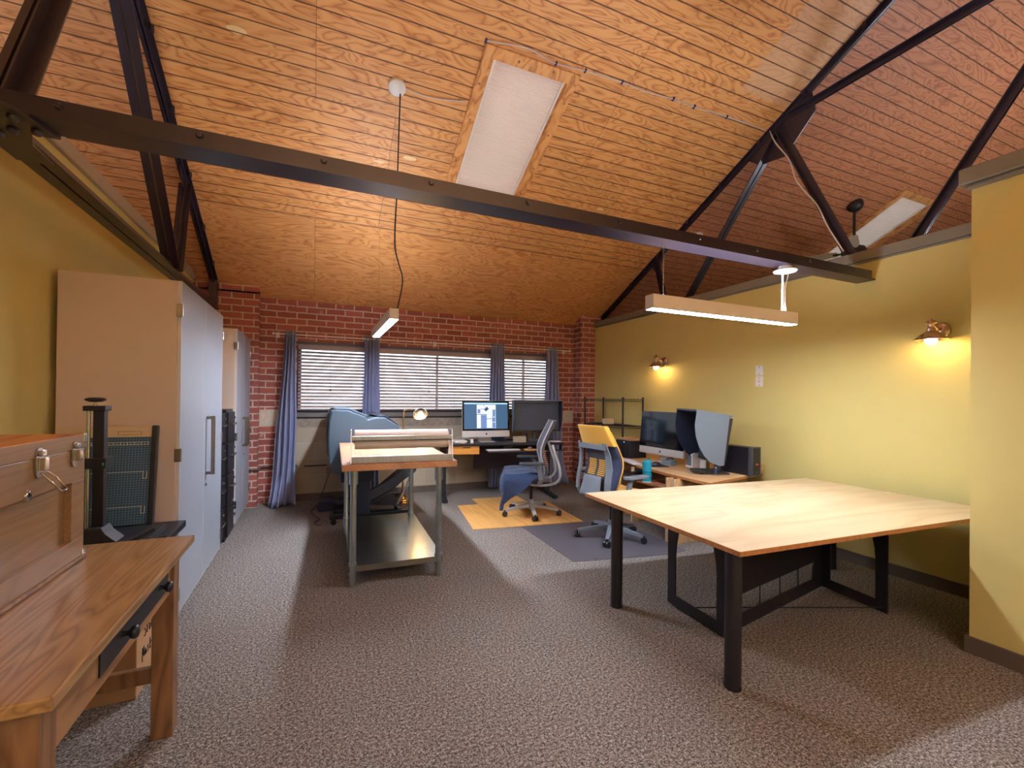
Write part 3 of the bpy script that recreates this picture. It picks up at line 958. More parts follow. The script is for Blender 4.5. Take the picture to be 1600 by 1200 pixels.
# ceiling fan in the next room, seen over the partition
fx, fy = 6.23, 3.45
r = thing('ceiling_fan', 'ceiling fan with dark motor and pale blade seen over the grey-capped yellow wall', 'ceiling fan', (fx, fy, roof(fy)))
T = roof_frame(fx, fy)
B().m('black').lathe([(.002, -.09), (.05, -.09), (.085, -.05), (.09, -.01), (.09, 0), (.002, 0)], (0, 0, 0), 24, T).build('canopy', parent=r)
B().m('black').cyl((fx, fy, roof(fy) - .07), (fx, fy, 3.27), .016, seg=12).build('downrod', parent=r)
B().m('black').lathe([(.002, 0), (.06, 0), (.13, .03), (.14, .07), (.11, .12), (.04, .15), (.002, .15)], (fx, fy, 3.13), 28).build('motor', parent=r)
for k in range(4):
    a = R(205 + 90 * k)
    T = Matrix.Translation(Vector((fx, fy, 3.20))) @ Matrix.Rotation(a, 4, 'Z') @ Matrix.Rotation(R(14), 4, 'X')
    B().m('label').prism([(.17, -.05), (.30, -.075), (.62, -.08), (.66, -.05), (.66, .05), (.62, .08), (.30, .075), (.17, .05)], 2, -.004, .004, T).m('black').box(.10, .22, -.02, .02, -.008, -.004, T).build('blade', parent=r)

# cables stapled across the ceiling
def oncl(P, off=.008):
    return [Vector((x, y, roof(y))) - NRM * off for x, y in P]
b = B().m('wcable').tube(smoothpts(oncl([(.62, 3.575), (.78, 3.59), (.93, 3.575), (1.10, 3.55)]), 4), .005, 6)
o = b.build('ceiling_cable')
tag(o, 'short white cable running from the round lamp canopy to the skylight trim', 'cable')
r = thing('ceiling_cable', 'white cable clipped from the skylight corner across the ceiling to the truss', 'cable', (1.1, 3.1, roof(3.1)))
pts = [(1.13, 3.13), (1.46, 3.09), (1.70, 3.12), (1.98, 3.10), (2.34, 3.09), (2.6, 3.095), (2.89, 3.08), (3.14, 3.08), (3.54, 3.07), (4.05, 3.06)]
B().m('wcable').tube(smoothpts(oncl(pts), 4), .005, 6).build('wire', parent=r)
for x, y in ((1.13, 3.13), (1.72, 3.12), (1.98, 3.10), (2.34, 3.09), (2.89, 3.08), (3.14, 3.08), (3.54, 3.07)):
    T = roof_frame(x, y)
    B().m('clip').box(-.006, .006, -.016, .016, -.016, 0, T).build('clip', parent=r)
o = B().m('wcable').tube(smoothpts([(4.10, 3.04, 3.98), (4.045, 2.94, 3.80), (4.05, 2.80, 3.56), (4.04, 2.72, 3.32), (4.05, 2.55, 3.05), (4.04, 2.44, 2.80), (4.045, 2.32, 2.56)], 6), .006, 6).build('truss_cable')
tag(o, 'pale cable following a black truss diagonal down to the grey-capped wall', 'cable')

# ================================================================== WINDOW DRESSING
def blind(xa, xb, label):
    y = YB + .045
    r = thing('window_blind', label, 'blind', (0.5 * (xa + xb), y, WZ1 - .02), 0, 'slatted window blinds')
    B().m('blind').box(xa, xb, y - .03, y + .03, WZ1 - .075, WZ1 - .014).build('headrail', parent=r, bevel=.004)
    b = B().m('blind')
    z = WZ1 - .105
    zb = WZ0 + .045
    while z > zb + .02:
        T = Matrix.Translation(Vector((0, y, z))) @ Matrix.Rotation(R(38), 4, 'X')
        b.box(xa + .004, xb - .004, -.024, .024, -.0014, .0014, T)
        z -= .0425
    b.build('slats', parent=r)
    B().m('blind').box(xa + .002, xb - .002, y - .026, y + .026, zb - .012, zb + .008).build('bottom_rail', parent=r, bevel=.003)
    n = 2 if xb - xa < 1.2 else 4
    for k in range(n):
        x = lerp(xa + .13, xb - .13, k / (n - 1))
        c = B().m('wcable').tube([(x, y + .026, WZ1 - .07), (x, y + .026, zb + .01), (x, y - .027, zb), (x, y - .027, WZ1 - .07)], .0022, 6)
        c.build('ladder_cord', parent=r)
    d = B().m('cable')
    xl = xa + .42 * (xb - xa)
    d.cyl((xl, y - .034, WZ1 - .07), (xl, y - .034, zb + .25), .0012, seg=6).lathe([(.003, 0), (.008, .004), (.006, .03), (.002, .034)], (xl, y - .034, zb + .22), 10)
    d.build('pull_cord', parent=r)
blind(WX0 + .012, 0.692, 'slatted blind in the narrow window beside the tall grey cabinets')
blind(0.708, 2.432, 'wide slatted blind in the middle window above plotter and desk')
blind(2.448, WX1 - .012, 'slatted blind in the small window behind the dark hooded monitor')

RODZ, RODY = 2.035, 5.985
r = thing('curtain_rod', 'thin pale curtain rod on brackets across the brick above the windows', 'curtain rod', (1.6, RODY, RODZ))
B().m('white').cyl((-.47, RODY, RODZ), (3.60, RODY, RODZ), .008, seg=12).build('rod', parent=r)
for x in (-.43, 1.50, 3.55):
    B().m('white').box(x - .008, x + .008, RODY - .012, YB, RODZ - .012, RODZ - .002).box(x - .02, x + .02, YB - .006, YB, RODZ - .035, RODZ + .03).build('bracket', parent=r)
for x in (-.47, 3.60):
    B().m('white').ball((x, RODY, RODZ), .016, 12, 8).build('finial', parent=r)

def curtain(xt0, xt1, xb0, xb1, zb, n, label, seed, pool=0.0):
    r = thing('curtain', label, 'curtain', (0.5 * (xt0 + xt1), RODY, RODZ), 0, 'lavender grey curtains')
    rnd = random.Random(seed)
    ph = [rnd.uniform(-.5, .5) for _ in range(5)]
    def fn(u, v):
        t = v
        a = lerp(xt0, xb0, t ** 1.3); c = lerp(xt1, xb1, t ** 1.3)
        x = lerp(a, c, u) + .012 * math.sin(9 * v + 4 * u + ph[0]) * t
        amp = .030 + .010 * math.sin(5 * u + ph[1]) + .012 * t
        y = RODY + amp * math.sin(2 * PI * n * u + ph[2] + .9 * t * math.sin(3 * u + ph[3])) + .012 * math.sin(3 * v + 7 * u)
        z = lerp(RODZ + .045, zb, v)
        if pool:
            y -= pool * max(0, v - .86) * (1 + .5 * math.sin(6 * u))
        return (x, y, z)
    B().m('curtain').sheet(fn, n * 14, 40, lambda u, v: (0, .0025, 0)).build('fabric', parent=r)
    for k in range(n):
        x = lerp(xt0, xt1, (k + .5) / n)
        T = Matrix.Translation(Vector((x, RODY, RODZ))) @ Matrix.Rotation(R(90), 4, 'Y')
        B().m('nickel').lathe([(.011, -.003), (.02, -.003), (.02, .003), (.011, .003)], (0, 0, 0), 16, T, cap=False).build('grommet', parent=r)
curtain(-.345, -.225, -.50, -.20, .012, 4, 'lavender curtain hanging to the carpet beside the pier at the far grey cabinet', 3, .9)
curtain(.56, .755, .55, .77, .02, 5, 'lavender curtain between two windows directly behind the large printer', 5)
curtain(2.29, 2.50, 2.26, 2.56, .02, 5, 'lavender curtain falling behind the standing desk and its monitors', 8)
curtain(3.20, 3.385, 3.13, 3.56, .012, 4, 'lavender curtain reaching the carpet by the pier near the wire shelf', 11, .7)

# ================================================================== STORAGE ALONG THE LEFT WALL
def tall_cabinet(y0, y1, handles, label, hinges):
    x0, xf, z0, z1 = -1.22, -.712, .07, 1.935
    r = thing('storage_cabinet', label, 'cabinet', (-.96, 0.5 * (y0 + y1), 0), 0, 'tall grey storage cabinets')
    B().m('cabside').box(x0, xf, y0, y1, z0, z1).build('body', parent=r, bevel=.003)
    ym = 0.5 * (y0 + y1)
    for k, (a, c) in enumerate(((y0 + .002, ym - .002), (ym + .002, y1 - .002))):
        d = B().m('cabdoor').box(xf + .001, xf + .018, a + .003, c - .003, z0 + .003, z1 - .003)
        d.m('edge').box(xf + .001, xf + .0185, a, a + .003, z0, z1).box(xf + .001, xf + .0185, c - .003, c, z0, z1)
        d.box(xf + .001, xf + .0185, a + .003, c - .003, z1 - .003, z1).box(xf + .001, xf + .0185, a + .003, c - .003, z0, z0 + .003)
        door = d.build('door', parent=r)
        for (hk, hy, h0, h1) in handles:
            if hk == k:
                h = B().m('bronze').box(xf + .046, xf + .068, hy - .011, hy + .011, h0 - .012, h1 + .012)
                h.box(xf + .018, xf + .046, hy - .010, hy + .010, h0 - .010, h0 + .010).box(xf + .018, xf + .046, hy - .010, hy + .010, h1 - .010, h1 + .010)
                h.build('handle', parent=door, bevel=.003)
        yh = a + .004 if k == 0 else c - .004
        for z in hinges:
            h = B().m('nickel').box(xf - .004, xf + .024, yh - .014, yh + .006, z - .036, z + .036).cyl((xf + .022, yh - .006, z - .036), (xf + .022, yh - .006, z + .036), .006, seg=10)
            h.build('hinge', parent=door)
    B().m('nickel').cyl((xf + .018, ym + .04, .68), (xf + .028, ym + .04, .68), .010, seg=14).build('lock', parent=r)
    for (x, y) in ((x0 + .05, y0 + .05), (xf - .05, y0 + .05), (x0 + .05, y1 - .05), (xf - .05, y1 - .05)):
        B().m('black').cyl((x, y, 0), (x, y, .07), .022, .028, 14).build('foot', parent=r)
tall_cabinet(3.035, 4.25, [(1, 3.71, .755, 1.14)], 'larger tall grey cabinet next to the oak desk, one long bar handle', (1.77, .96, .18))
tall_cabinet(4.975, 5.915, [(0, 5.38, .78, 1.06), (1, 5.52, .78, 1.06)], 'tall grey cabinet against the brick pier, paired bar handles', (1.77, .9, .25))

def file_cabinet(y0, y1, xf, label):
    r = thing('file_cabinet', label, 'filing cabinet', (-.96, 0.5 * (y0 + y1), 0), 0, 'black file cabinets')
    zt = 1.17
    B().m('blackp').box(-1.2, xf - .02, y0, y1, 0, zt).build('body', parent=r, bevel=.004)
    for k in range(4):
        z0 = .04 + k * .28
        d = B().m('blackp').box(xf - .018, xf, y0 + .01, y1 - .01, z0, z0 + .265).build('drawer', parent=r, bevel=.004)
        ym = 0.5 * (y0 + y1)
        B().m('nickel').box(xf + .022, xf + .030, ym - .07, ym + .07, z0 + .15, z0 + .168).box(xf, xf + .022, ym - .07, ym - .058, z0 + .152, z0 + .166).box(xf, xf + .022, ym + .058, ym + .07, z0 + .152, z0 + .166).build('handle', parent=d, bevel=.002)
        B().m('nickel').cyl((xf, y1 - .05, z0 + .21), (xf + .012, y1 - .05, z0 + .21), .010, seg=12).build('latch', parent=d)
file_cabinet(4.285, 4.615, -.725, 'black drawer cabinet touching the larger grey cabinet, small white box above')
file_cabinet(4.625, 4.955, -.70, 'black drawer cabinet against the side of the grey cabinet with paired handles')
o = B().m('white').box(-.92, -.74, 4.32, 4.46, 1.171, 1.235).build('small_box', bevel=.004)
tag(o, 'small white box on top of the black drawer cabinets', 'box')

# ================================================================== OAK DESK, CHEST AND WHAT STANDS BEHIND
r = thing('writing_desk', 'oak desk with black drawer front carrying the oak chest', 'desk', (-.8, 1.63, 0))
b = B().m('oak').box(-1.20, -.437, 1.095, 2.15, .712, .74)
b.build('desktop', parent=r, bevel=.004)
LX0, LX1, LYN, LYF = -1.16, -.485, 1.165, 2.075
for x in (LX0, LX1 - .068):
    for y in (LYN, LYF):
        B().m('oakz').box(x, x + .068, y, y + .068, 0, .712).build('leg', parent=r, bevel=.003)
xa = LX1 - .012
fr = B().m('oakx').box(xa - .022, xa, LYN + .068, LYF, .545, .712)
fr.build('front_apron', parent=r, bevel=.002)
dr = B().m('black').box(xa, xa + .004, 1.46, 2.03, .578, .665).build('drawer', parent=r)
for y in (1.60, 1.93):
    T = Matrix.Translation(Vector((xa + .004, y, .622))) @ Matrix.Rotation(R(90), 4, 'Y')
    B().m('black').lathe([(.010, 0), (.007, .010), (.009, .016), (.017, .022), (.019, .030), (.015, .037), (.002, .040)], (0, 0, 0), 20, T).build('knob', parent=dr)
B().m('oakz').box(LX0 + .068, LX1 - .068, LYF + .02, LYF + .045, .545, .712).build('end_apron', parent=r)
B().m('oakz').box(LX0 + .068, LX1 - .068, LYN + .02, LYN + .045, .545, .712).build('end_apron', parent=r)
B().m('oakx').box(LX0, LX0 + .022, LYN + .068, LYF, .545, .712).build('rear_apron', parent=r)
for y in (LYN + .022, LYF + .022):
    B().m('oakz').box(LX0 + .068, LX1 - .068, y, y + .026, .205, .262).build('side_stretcher', parent=r, bevel=.002)
B().m('oakx').box(-.80, -.725, LYN + .048, LYF + .022, .20, .222).build('centre_stretcher', parent=r, bevel=.002)

# tool chest
CX, CY0, CY1, CZ0, CZ1 = -.72, 1.36, 1.985, .742, 1.163
r = thing('tool_chest', 'oak lidded chest with chrome latches on the oak desk', 'chest', (-.95, 1.67, CZ0))
zl = CZ1 - .048
b = B().m('chestw').box(-1.17, CX - .020, CY0, CY1, CZ0 + .012, zl)
rx0, rx1 = CX - .020, CX
b.box(rx0, rx1, CY0, CY1, CZ0 + .012, CZ0 + .075).box(rx0, rx1, CY0, CY1, zl - .105, zl)
b.box(rx0, rx1, CY1 - .085, CY1, CZ0 + .075, zl - .105).box(rx0, rx1, CY0, CY0 + .085, CZ0 + .075, zl - .105)
b.build('body', parent=r, bevel=.0015)
B().m('oakz').box(-1.18, CX + .006, CY0 - .006, CY1 + .006, CZ0, CZ0 + .012).build('plinth', parent=r, bevel=.003)
b = B().m('chestw').box(-1.172, CX + .002, CY0 - .002, CY1 + .002, zl + .002, CZ1 - .003)
b.m('chesttop').box(-1.172, CX + .002, CY0 - .002, CY1 + .002, CZ1 - .003, CZ1)
lid = b.build('lid', parent=r)
for y in (CY1 - .001, CY0 - .011):
    B().m('chrome').box(CX - .018, CX + .006, y - .004 if y < 1.6 else y - .014, y + .006, CZ1 - .03, CZ1 + .003).build('corner_cap', parent=r, bevel=.004)
B().m('chrome').box(CX - .012, CX + .005, CY1 - .012, CY1 + .005, CZ0, CZ0 + .03).build('corner_cap', parent=r, bevel=.004)
def latch(y, s, open_):
    x = CX + .002
    b = B().m('nickel').rbox(x, x + .004, y - .020 * s, y + .020 * s, zl - .062 * s, zl + .032 * s, .016 * s, 4, axis=0)
    la = b.build('latch', parent=r)
    b = B().m('chrome').rbox(x + .004, x + .014, y - .013 * s, y + .013 * s, zl + .006 * s, zl + .026 * s, .006 * s, 3, axis=0)
    b.box(x + .004, x + .020, y - .010 * s, y + .012 * s, zl - .040 * s, zl + .002 * s)
    b.build('hasp', parent=la, bevel=.002)
    if open_:
        P = [(x + .012, y - .012, zl - .042), (x + .028, y - .006, zl - .064), (x + .050, y + .004, zl - .098), (x + .054, y + .022, zl - .096), (x + .034, y + .016, zl - .058), (x + .016, y + .010, zl - .040), (x + .012, y - .012, zl - .042)]
        B().m('chrome').tube(P, .003, 8).build('wire_loop', parent=la)
latch(1.70, .9, True)
latch(1.905, .85, False)
T = Matrix.Translation(Vector((CX, 1.655, 1.018))) @ Matrix.Rotation(R(90), 4, 'Y')
B().m('chrome').lathe([(.007, .004), (.011, .005), (.014, .003), (.016, 0)], (0, 0, 0), 20, T, cap=False).box(-.0015, .0015, -.018, .018, 0, .002, T).build('keyhole_plate', parent=r)

# cardboard box under the desk, written on with marker
r = thing('cardboard_box', 'brown cardboard box with marker writing on the carpet under the oak desk', 'box', (-.9, 2.6, 0))
b = B().m('cardboard').box(-1.10, -.685, 2.385, 2.84, 0, .50)
b.build('carton', parent=r, bevel=.004)
STROKES = {
    'S': [[(.55, .95), (.2, .85), (.15, .62), (.5, .5), (.55, .25), (.3, .03), (.05, .15)]],
    't': [[(.3, .95), (.25, .2), (.4, .05)], [(.05, .66), (.6, .7)]],
    'o': [[(.3, .6), (.1, .4), (.2, .08), (.45, .12), (.5, .45), (.3, .6)]],
    'r': [[(.12, .62), (.12, .05)], [(.12, .4), (.3, .6), (.5, .55)]],
    'M': [[(.0, -.15), (.1, .9), (.3, .3), (.5, .92), (.55, .1)]],
    'a': [[(.45, .5), (.2, .55), (.1, .2), (.3, .08), (.45, .4), (.5, .08)]],
    's': [[(.45, .55), (.15, .5), (.4, .25), (.1, .06)]],
    'k': [[(.1, .95), (.08, .05)], [(.48, .6), (.1, .3), (.5, .02)]],
}
b = B().m('ink')
for word, y0, z0, s in (('Stor', 2.468, .222, .056), ('Mask', 2.450, .132, .056)):
    y = y0
    for ch in word:
        for st in STROKES[ch]:
            b.tube(smoothpts([(-.6838, y + p[0] * s * .72, z0 + p[1] * s) for p in st], 4), .0017, 5)
        y += s * .56
b.build('marker_writing', parent=r)

# low black table behind the desk, mostly hidden; trimmer board and copy stand on it
r = thing('low_table', 'low black table behind the oak desk carrying board and column stand', 'table', (-.93, 2.62, 0))
B().m('black').box(-1.21, -.655, 2.30, 3.02, .565, .60).build('table_top', parent=r, bevel=.004)
for x in (-1.18, -1.13 + .40):
    for y in (2.87, 2.985):
        B().m('black').box(x, x + .03, y, y + .025, 0, .565).build('leg', parent=r)

r = thing('paper_trimmer', 'upright blue gridded trimmer board leaning on the large cabinet side', 'paper trimmer', (-1.0, 2.95, .60), 0)
T = Matrix.Translation(Vector((-1.0, 2.925, .60))) @ Matrix.Rotation(R(-8), 4, 'X')
B().m('mat_blue').box(-.20, .195, -.006, .008, .02, .475, T).build('grid_board', parent=r)
b = B().m('label').box(-.20, .195, -.007, .009, .475, .53, T)
b.m('ink').box(.05, .15, -.0078, -.007, .486, .4875, T).box(.05, .15, -.0078, -.007, .503, .5045, T).box(.05, .0515, -.0078, -.007, .4875, .503, T).box(.1485, .15, -.0078, -.007, .4875, .503, T)
b.build('head_strip', parent=r)
b = B().m('paper').box(-.19, .185, -.0072, -.006, .433, .4345, T).box(-.19, .185, -.0072, -.006, .446, .4475, T)
for k in range(26):
    b.box(-.19 + k * .0148, -.1885 + k * .0148, -.0072, -.006, .4345, .446 if k % 2 else .441, T)
for z in (.11, .29):
    b.box(-.19, .17, -.0072, -.006, z, z + .0018, T)
    for x0, x1, za, zb_ in ((.165, .167, z - .035, z + .002), (.181, .183, z - .035, z + .002), (.165, .183, z - .036, z - .034)):
        b.box(x0, x1, -.0072, -.006, za, zb_, T)
b.box(-.175, -.1735, -.0072, -.006, .03, .43, T)
b.build('scale_marking', parent=r)
B().m('black').box(.195, .222, -.016, .014, .0, .535, T).build('cutter_rail', parent=r, bevel=.004)

r = thing('copy_stand', 'black column stand with knob and sliding arm before the blue board', 'copy stand', (-.9, 2.62, .60))
b = B().m('black').box(-1.17, -.70, 2.44, 2.84, .602, .632)
b.build('baseboard_plate', parent=r, bevel=.004)
b = B().m('cable').prism([(-.985, .632), (-.815, .632), (-.855, .672), (-.87, .70), (-.93, .70), (-.945, .672)], 1, 2.56, 2.66)
b.build('column_foot', parent=r, bevel=.003)
B().m('black').box(-.915, -.875, 2.595, 2.635, .70, 1.225).build('column', parent=r, bevel=.002)
B().m('nickel').cyl((-.928, 2.588, .69), (-.928, 2.588, 1.225), .008, seg=12).build('guide_rod', parent=r)
B().m('black').box(-.945, -.865, 2.575, 2.645, 1.222, 1.245).build('top_bracket', parent=r, bevel=.003)
b = B().m('nickel').cyl((-.91, 2.605, 1.245), (-.91, 2.605, 1.262), .006, seg=10).m('black').lathe([(.02, 0), (.036, .006), (.038, .014), (.025, .02), (.002, .021)], (-.91, 2.605, 1.262), 22)
b.build('top_knob', parent=r)
b = B().m('black').box(-.99, -.86, 2.57, 2.655, .965, 1.01).box(-1.03, -.99, 2.56, 2.62, .955, 1.0)
b.m('nickel').cyl((-.93, 2.57, .985), (-.93, 2.54, .985), .008, seg=10).m('ledgreen').box(-.872, -.866, 2.568, 2.57, .978, .99)
b.build('sliding_arm', parent=r)
r = thing('easel_bar', 'pair of black slotted rails lying at the oak desk end of the column stand', 'rail', (-.70, 2.45, .60))
for (a, c) in (((-.76, 2.36, .655), (-.655, 2.46, .70)), ((-.72, 2.34, .645), (-.61, 2.44, .667))):
    B().m('black').strip([a, c], .028, .014, (.7, -.7, 0)).m('dgrey').strip([Vector(a) + Vector((0, 0, .009)), Vector(c) + Vector((0, 0, .009))], .006, .004, (.7, -.7, 0)).build('rail_bar', parent=r)

# ================================================================== WORKBENCH, PAPER ROLL, PLOTTER
r = thing('workbench', 'butcher block workbench on galvanised legs with steel undershelf', 'workbench', (.585, 3.91, 0), R(-2))
W0 = dict(parent=r, world=False)
b = B().m('butcher').box(-.395, .395, -.745, .80, .795, .84)
b.build('worktop', bevel=.004, **W0)
for (x, y) in ((-.318, -.69), (.272, -.69), (-.33, .575), (.272, .575)):
    b = B().m('galv').cyl((x, y, .045), (x, y, .70), .0215, seg=20).cyl((x, y, .70), (x, y, .795), .030, seg=20).cyl((x, y, .0), (x, y, .045), .018, seg=16)
    b.cyl((x, y, .085), (x, y, .165), .027, seg=20)
    b.build('leg', **W0)
b = B().m('shelfm').box(-.34, .295, -.705, .59, .142, .146).box(-.34, .295, -.709, -.705, .105, .146).box(-.34, .295, .59, .594, .105, .146).box(-.344, -.34, -.709, .594, .105, .146).box(.295, .299, -.709, .594, .105, .146)
b.build('undershelf', **W0)

r = thing('paper_roll_cutter', 'white paper roll in a grey cutter stand at the front of the workbench', 'paper dispenser', (.575, 3.245, .842), R(-4))
W0 = dict(parent=r, world=False)
B().m('alu').box(-.345, .345, -.06, -.045, .006, .045).box(-.345, .345, -.06, -.02, .0, .006).box(-.345, .345, .07, .085, .0, .03).build('base_rail', bevel=.002, **W0)
for sx in (-1, 1):
    x = sx * .349
    b = B().m('alu').prism([(-.07, 0), (.10, 0), (.06, .10), (.05, .225), (.01, .23), (-.03, .225)], 0, x - .003, x + .003)
    b.m('nickel').cyl((x - .006, .03, .205), (x + .006, .03, .205), .014, seg=14)
    b.build('side_bracket', **W0)
B().m('alu').box(-.345, .345, -.052, -.034, .155, .185).m('dgrey').box(-.345, .345, -.055, -.034, .150, .156).build('cutting_bar', bevel=.003, **W0)
b = B().m('paper').cyl((-.325, .03, .155), (.325, .03, .155), .068, seg=40)
b.m('label').cyl((-.335, .03, .155), (.335, .03, .155), .026, seg=20)
b.build('paper_roll', **W0)

r = thing('wide_format_printer', 'blue grey large printer on a dark stand behind the workbench', 'plotter', (.47, 5.3, 0))
prof = [(.17, .53), (.13, .62), (.118, .86), (.125, 1.05), (.148, 1.15), (.17, 1.16), (.30, 1.16), (.46, 1.095), (.485, 1.062), (.56, 1.085), (.66, 1.085), (.80, .995), (.815, .955), (.805, .70), (.77, .60), (.5, .53)]
cap = B().m('plotter').prism(prof, 1, 4.75, 4.95).build('end_cover', parent=r, bevel=.012, bseg=3)
mid = [(.20, .56), (.15, .64), (.14, 1.04), (.17, 1.14), (.30, 1.15), (.45, 1.08), (.50, 1.04), (.62, 1.065), (.78, .98), (.79, .72), (.74, .60)]
B().m('plotter').prism(mid, 1, 4.95, 5.68).build('body', parent=r, bevel=.01)
B().m('plotter').prism(prof, 1, 5.68, 5.86).build('end_cover', parent=r, bevel=.012, bseg=3)
# lids and seams
B().m('plotter').prism([(.175, 1.158), (.31, 1.158), (.47, 1.092), (.49, 1.104), (.325, 1.178), (.185, 1.178)], 1, 4.80, 5.80).build('top_lid', parent=r, bevel=.008)
B().m('plotterd').prism([(.60, 1.088), (.665, 1.088), (.80, 1.0), (.795, 1.012), (.67, 1.104), (.605, 1.104)], 1, 4.80, 5.80).build('front_cover', parent=r, bevel=.004)
B().m('plotterd').box(.24, .56, 4.80, 5.82, .43, .53).build('stand_beam', parent=r, bevel=.004)
for y in (4.86, 5.72):
    B().m('plotterd').box(.36, .53, y - .035, y + .035, .10, .43).build('stand_column', parent=r, bevel=.004)
    ft = B().m('black').box(.14, .97, y - .04, y + .04, .062, .10).build('stand_foot', parent=r, bevel=.005)
    for x in (.18, .93):
        c = B().m('black').cyl((x, y - .016, .026), (x, y + .016, .026), .026, seg=18).box(x - .012, x + .012, y - .02, y + .02, .03, .062)
        c.build('caster', parent=ft)
b = B().m('navy').strip([(.53, 5.15, .17), (.70, 5.15, .27), (.985, 5.15, .50)], .56, .012, (0, 1, 0))
b.strip([(.53, 5.15, .17), (.60, 5.15, .16), (.75, 5.15, .15), (.86, 5.15, .13)], .56, .01, (0, 1, 0))
b.build('catch_basket', parent=r)
B().m('dgrey').strip([(.52, 4.87, .26), (.72, 4.87, .36), (.98, 4.87, .53)], .02, .09, (0, 1, 0)).build('basket_arm', parent=r)
B().m('alu').cyl((.80, 4.90, .11), (1.00, 4.90, .52), .010, seg=12).m('black').cyl((1.0, 4.89, .51), (1.0, 4.93, .51), .016, seg=12).cyl((.80, 4.88, .10), (.80, 4.92, .12), .02, seg=12).build('gas_strut', parent=r)
o = B().m('navy').rbox(.03, .34, 5.44, 5.60, .004, .115, .03, 4, axis=1).build('black_case')
tag(o, 'low dark padded case on the carpet between printer stand and block wall', 'case')
r = thing('footswitch', 'small black oval footswitch with cord beside the printer stand', 'pedal', (.27, 5.28, 0))
B().m('black').lathe([(.002, .0), (.05, .0), (.055, .015), (.04, .03), (.002, .034)], (.27, 5.30, .115), 20, Matrix.Translation(Vector((.27, 5.3, .12))) @ Matrix.Rotation(R(80), 4, 'X') @ Matrix.Translation(Vector((-.27, -5.3, -.12)))).build('disc', parent=r)
B().m('black').box(.19, .34, 5.25, 5.36, .0, .05).build('base', parent=r, bevel=.01)
o = B().m('cable').tube(smoothpts([(.165, 6.07, .33), (.12, 6.03, .2), (.04, 5.8, .02), (-.03, 5.5, .008), (.0, 5.3, .007), (.05, 5.12, .007), (.0, 4.95, .007), (.06, 4.86, .008)], 6), .005, 6).build('power_cord')
tag(o, 'black cord from wall outlet snaking over carpet by the printer', 'cord')
r = thing('wall_outlet', 'small grey outlet box on pipe low on the painted block wall', 'outlet', (.165, 6.09, .36))
B().m('cap').box(.135, .195, YB - .045, YB - .001, .325, .405).build('box', parent=r, bevel=.003)
B().m('cable').tube([(-.12, YB - .012, .43), (.14, YB - .012, .43)], .008, 8).build('conduit', parent=r)
o = B().m('base').tube([(-1.2, 5.915, .44), (-.60, 5.915, .44)], .012, 8).tube([(-.60, 5.915, .44), (-.585, 5.95, .44), (-.585, 6.095, .44), (-.2, 6.095, .44)], .012, 8).build('wall_conduit')
tag(o, 'dark pipe running level across the brick pier to the curtain at its foot', 'pipe')

# ================================================================== BIRCH TABLE
r = thing('work_table', 'large birch plywood table on black tube legs and cut steel frame', 'table', (2.78, 1.95, 0))
top = [(1.70, 1.385), (1.735, 2.665), (3.87, 2.50), (3.85, 1.265)]
b = B().m('plyedge').prism(top, 2, .617, .6385)
ins = top
b.m('birch').prism(ins, 2, .6385, .640)
b.build('table_top', parent=r)
for (x, y) in ((1.745, 1.455), (1.745, 2.31), (3.70, 2.20), (3.74, 1.36)):
    B().m('blackp').cyl((x, y, .006), (x, y, .617), .036, seg=28).cyl((x, y, 0), (x, y, .012), .038, seg=28).build('leg', parent=r)
def cut_panel(p0, p1):
    """upright steel sheet with a bell-shaped opening, standing between two floor points"""
    d = Vector((p1[0] - p0[0], p1[1] - p0[1], 0))
    L = d.length
    T = Matrix((d.normalized(), Vector((0, 0, 1)), Vector((0, 0, 1)).cross(d.normalized()) * -1)).transposed().to_4x4()
    T.translation = Vector((p0[0], p0[1], 0))
    h, bb, s = .612, .085, .07
    arcl = [(s, bb), (s, .33), (s + .006, .40), (s + .022, .47), (s + .045, .54), (s + .075, h)]
    b = B().m('blackp')
    b.prism([(0, .02)] + [(L, .02), (L, bb), (0, bb)], 2, -.004, .004, T)
    b.prism([(0, bb)] + arcl + [(0, h)], 2, -.004, .004, T)
    b.prism([(L, bb)] + [(L - x, z) for x, z in arcl] + [(L, h)], 2, -.004, .004, T)
    return b
cut_panel((2.065, 2.205), (2.035, 1.735)).build('frame_end', parent=r)
cut_panel((3.235, 1.99), (3.175, 1.56)).build('frame_end', parent=r)
d = Vector((3.225 - 2.04, 1.98 - 1.76, 0)); L = d.length
T = Matrix((d.normalized(), Vector((0, 0, 1)), Vector((0, 0, 1)).cross(d.normalized()) * -1)).transposed().to_4x4()
T.translation = Vector((2.04, 1.76, 0))
b = B().m('blackp').prism([(0, .02), (L, .02), (L, .10), (0, .10)], 2, -.004, .004, T)
b.prism([(0, .21), (L, .21), (L, .612), (0, .612)], 2, -.004, .004, T)
b.prism([(0, .10), (.10, .10), (.10, .21), (0, .21)], 2, -.004, .004, T).prism([(L - .14, .10), (L, .10), (L, .21), (L - .11, .21), (L - .13, .18)], 2, -.004, .004, T)
for x in (.38, .62, .86):
    b.cyl(T @ Vector((x, .09, 0)), T @ Vector((x, .22, 0)), .004, seg=8)
b.build('frame_panel', parent=r)
B().m('blackp').tube([(2.06, 2.02, .06), (3.19, 1.58, .05)], .004, 6).build('tie_rod', parent=r)

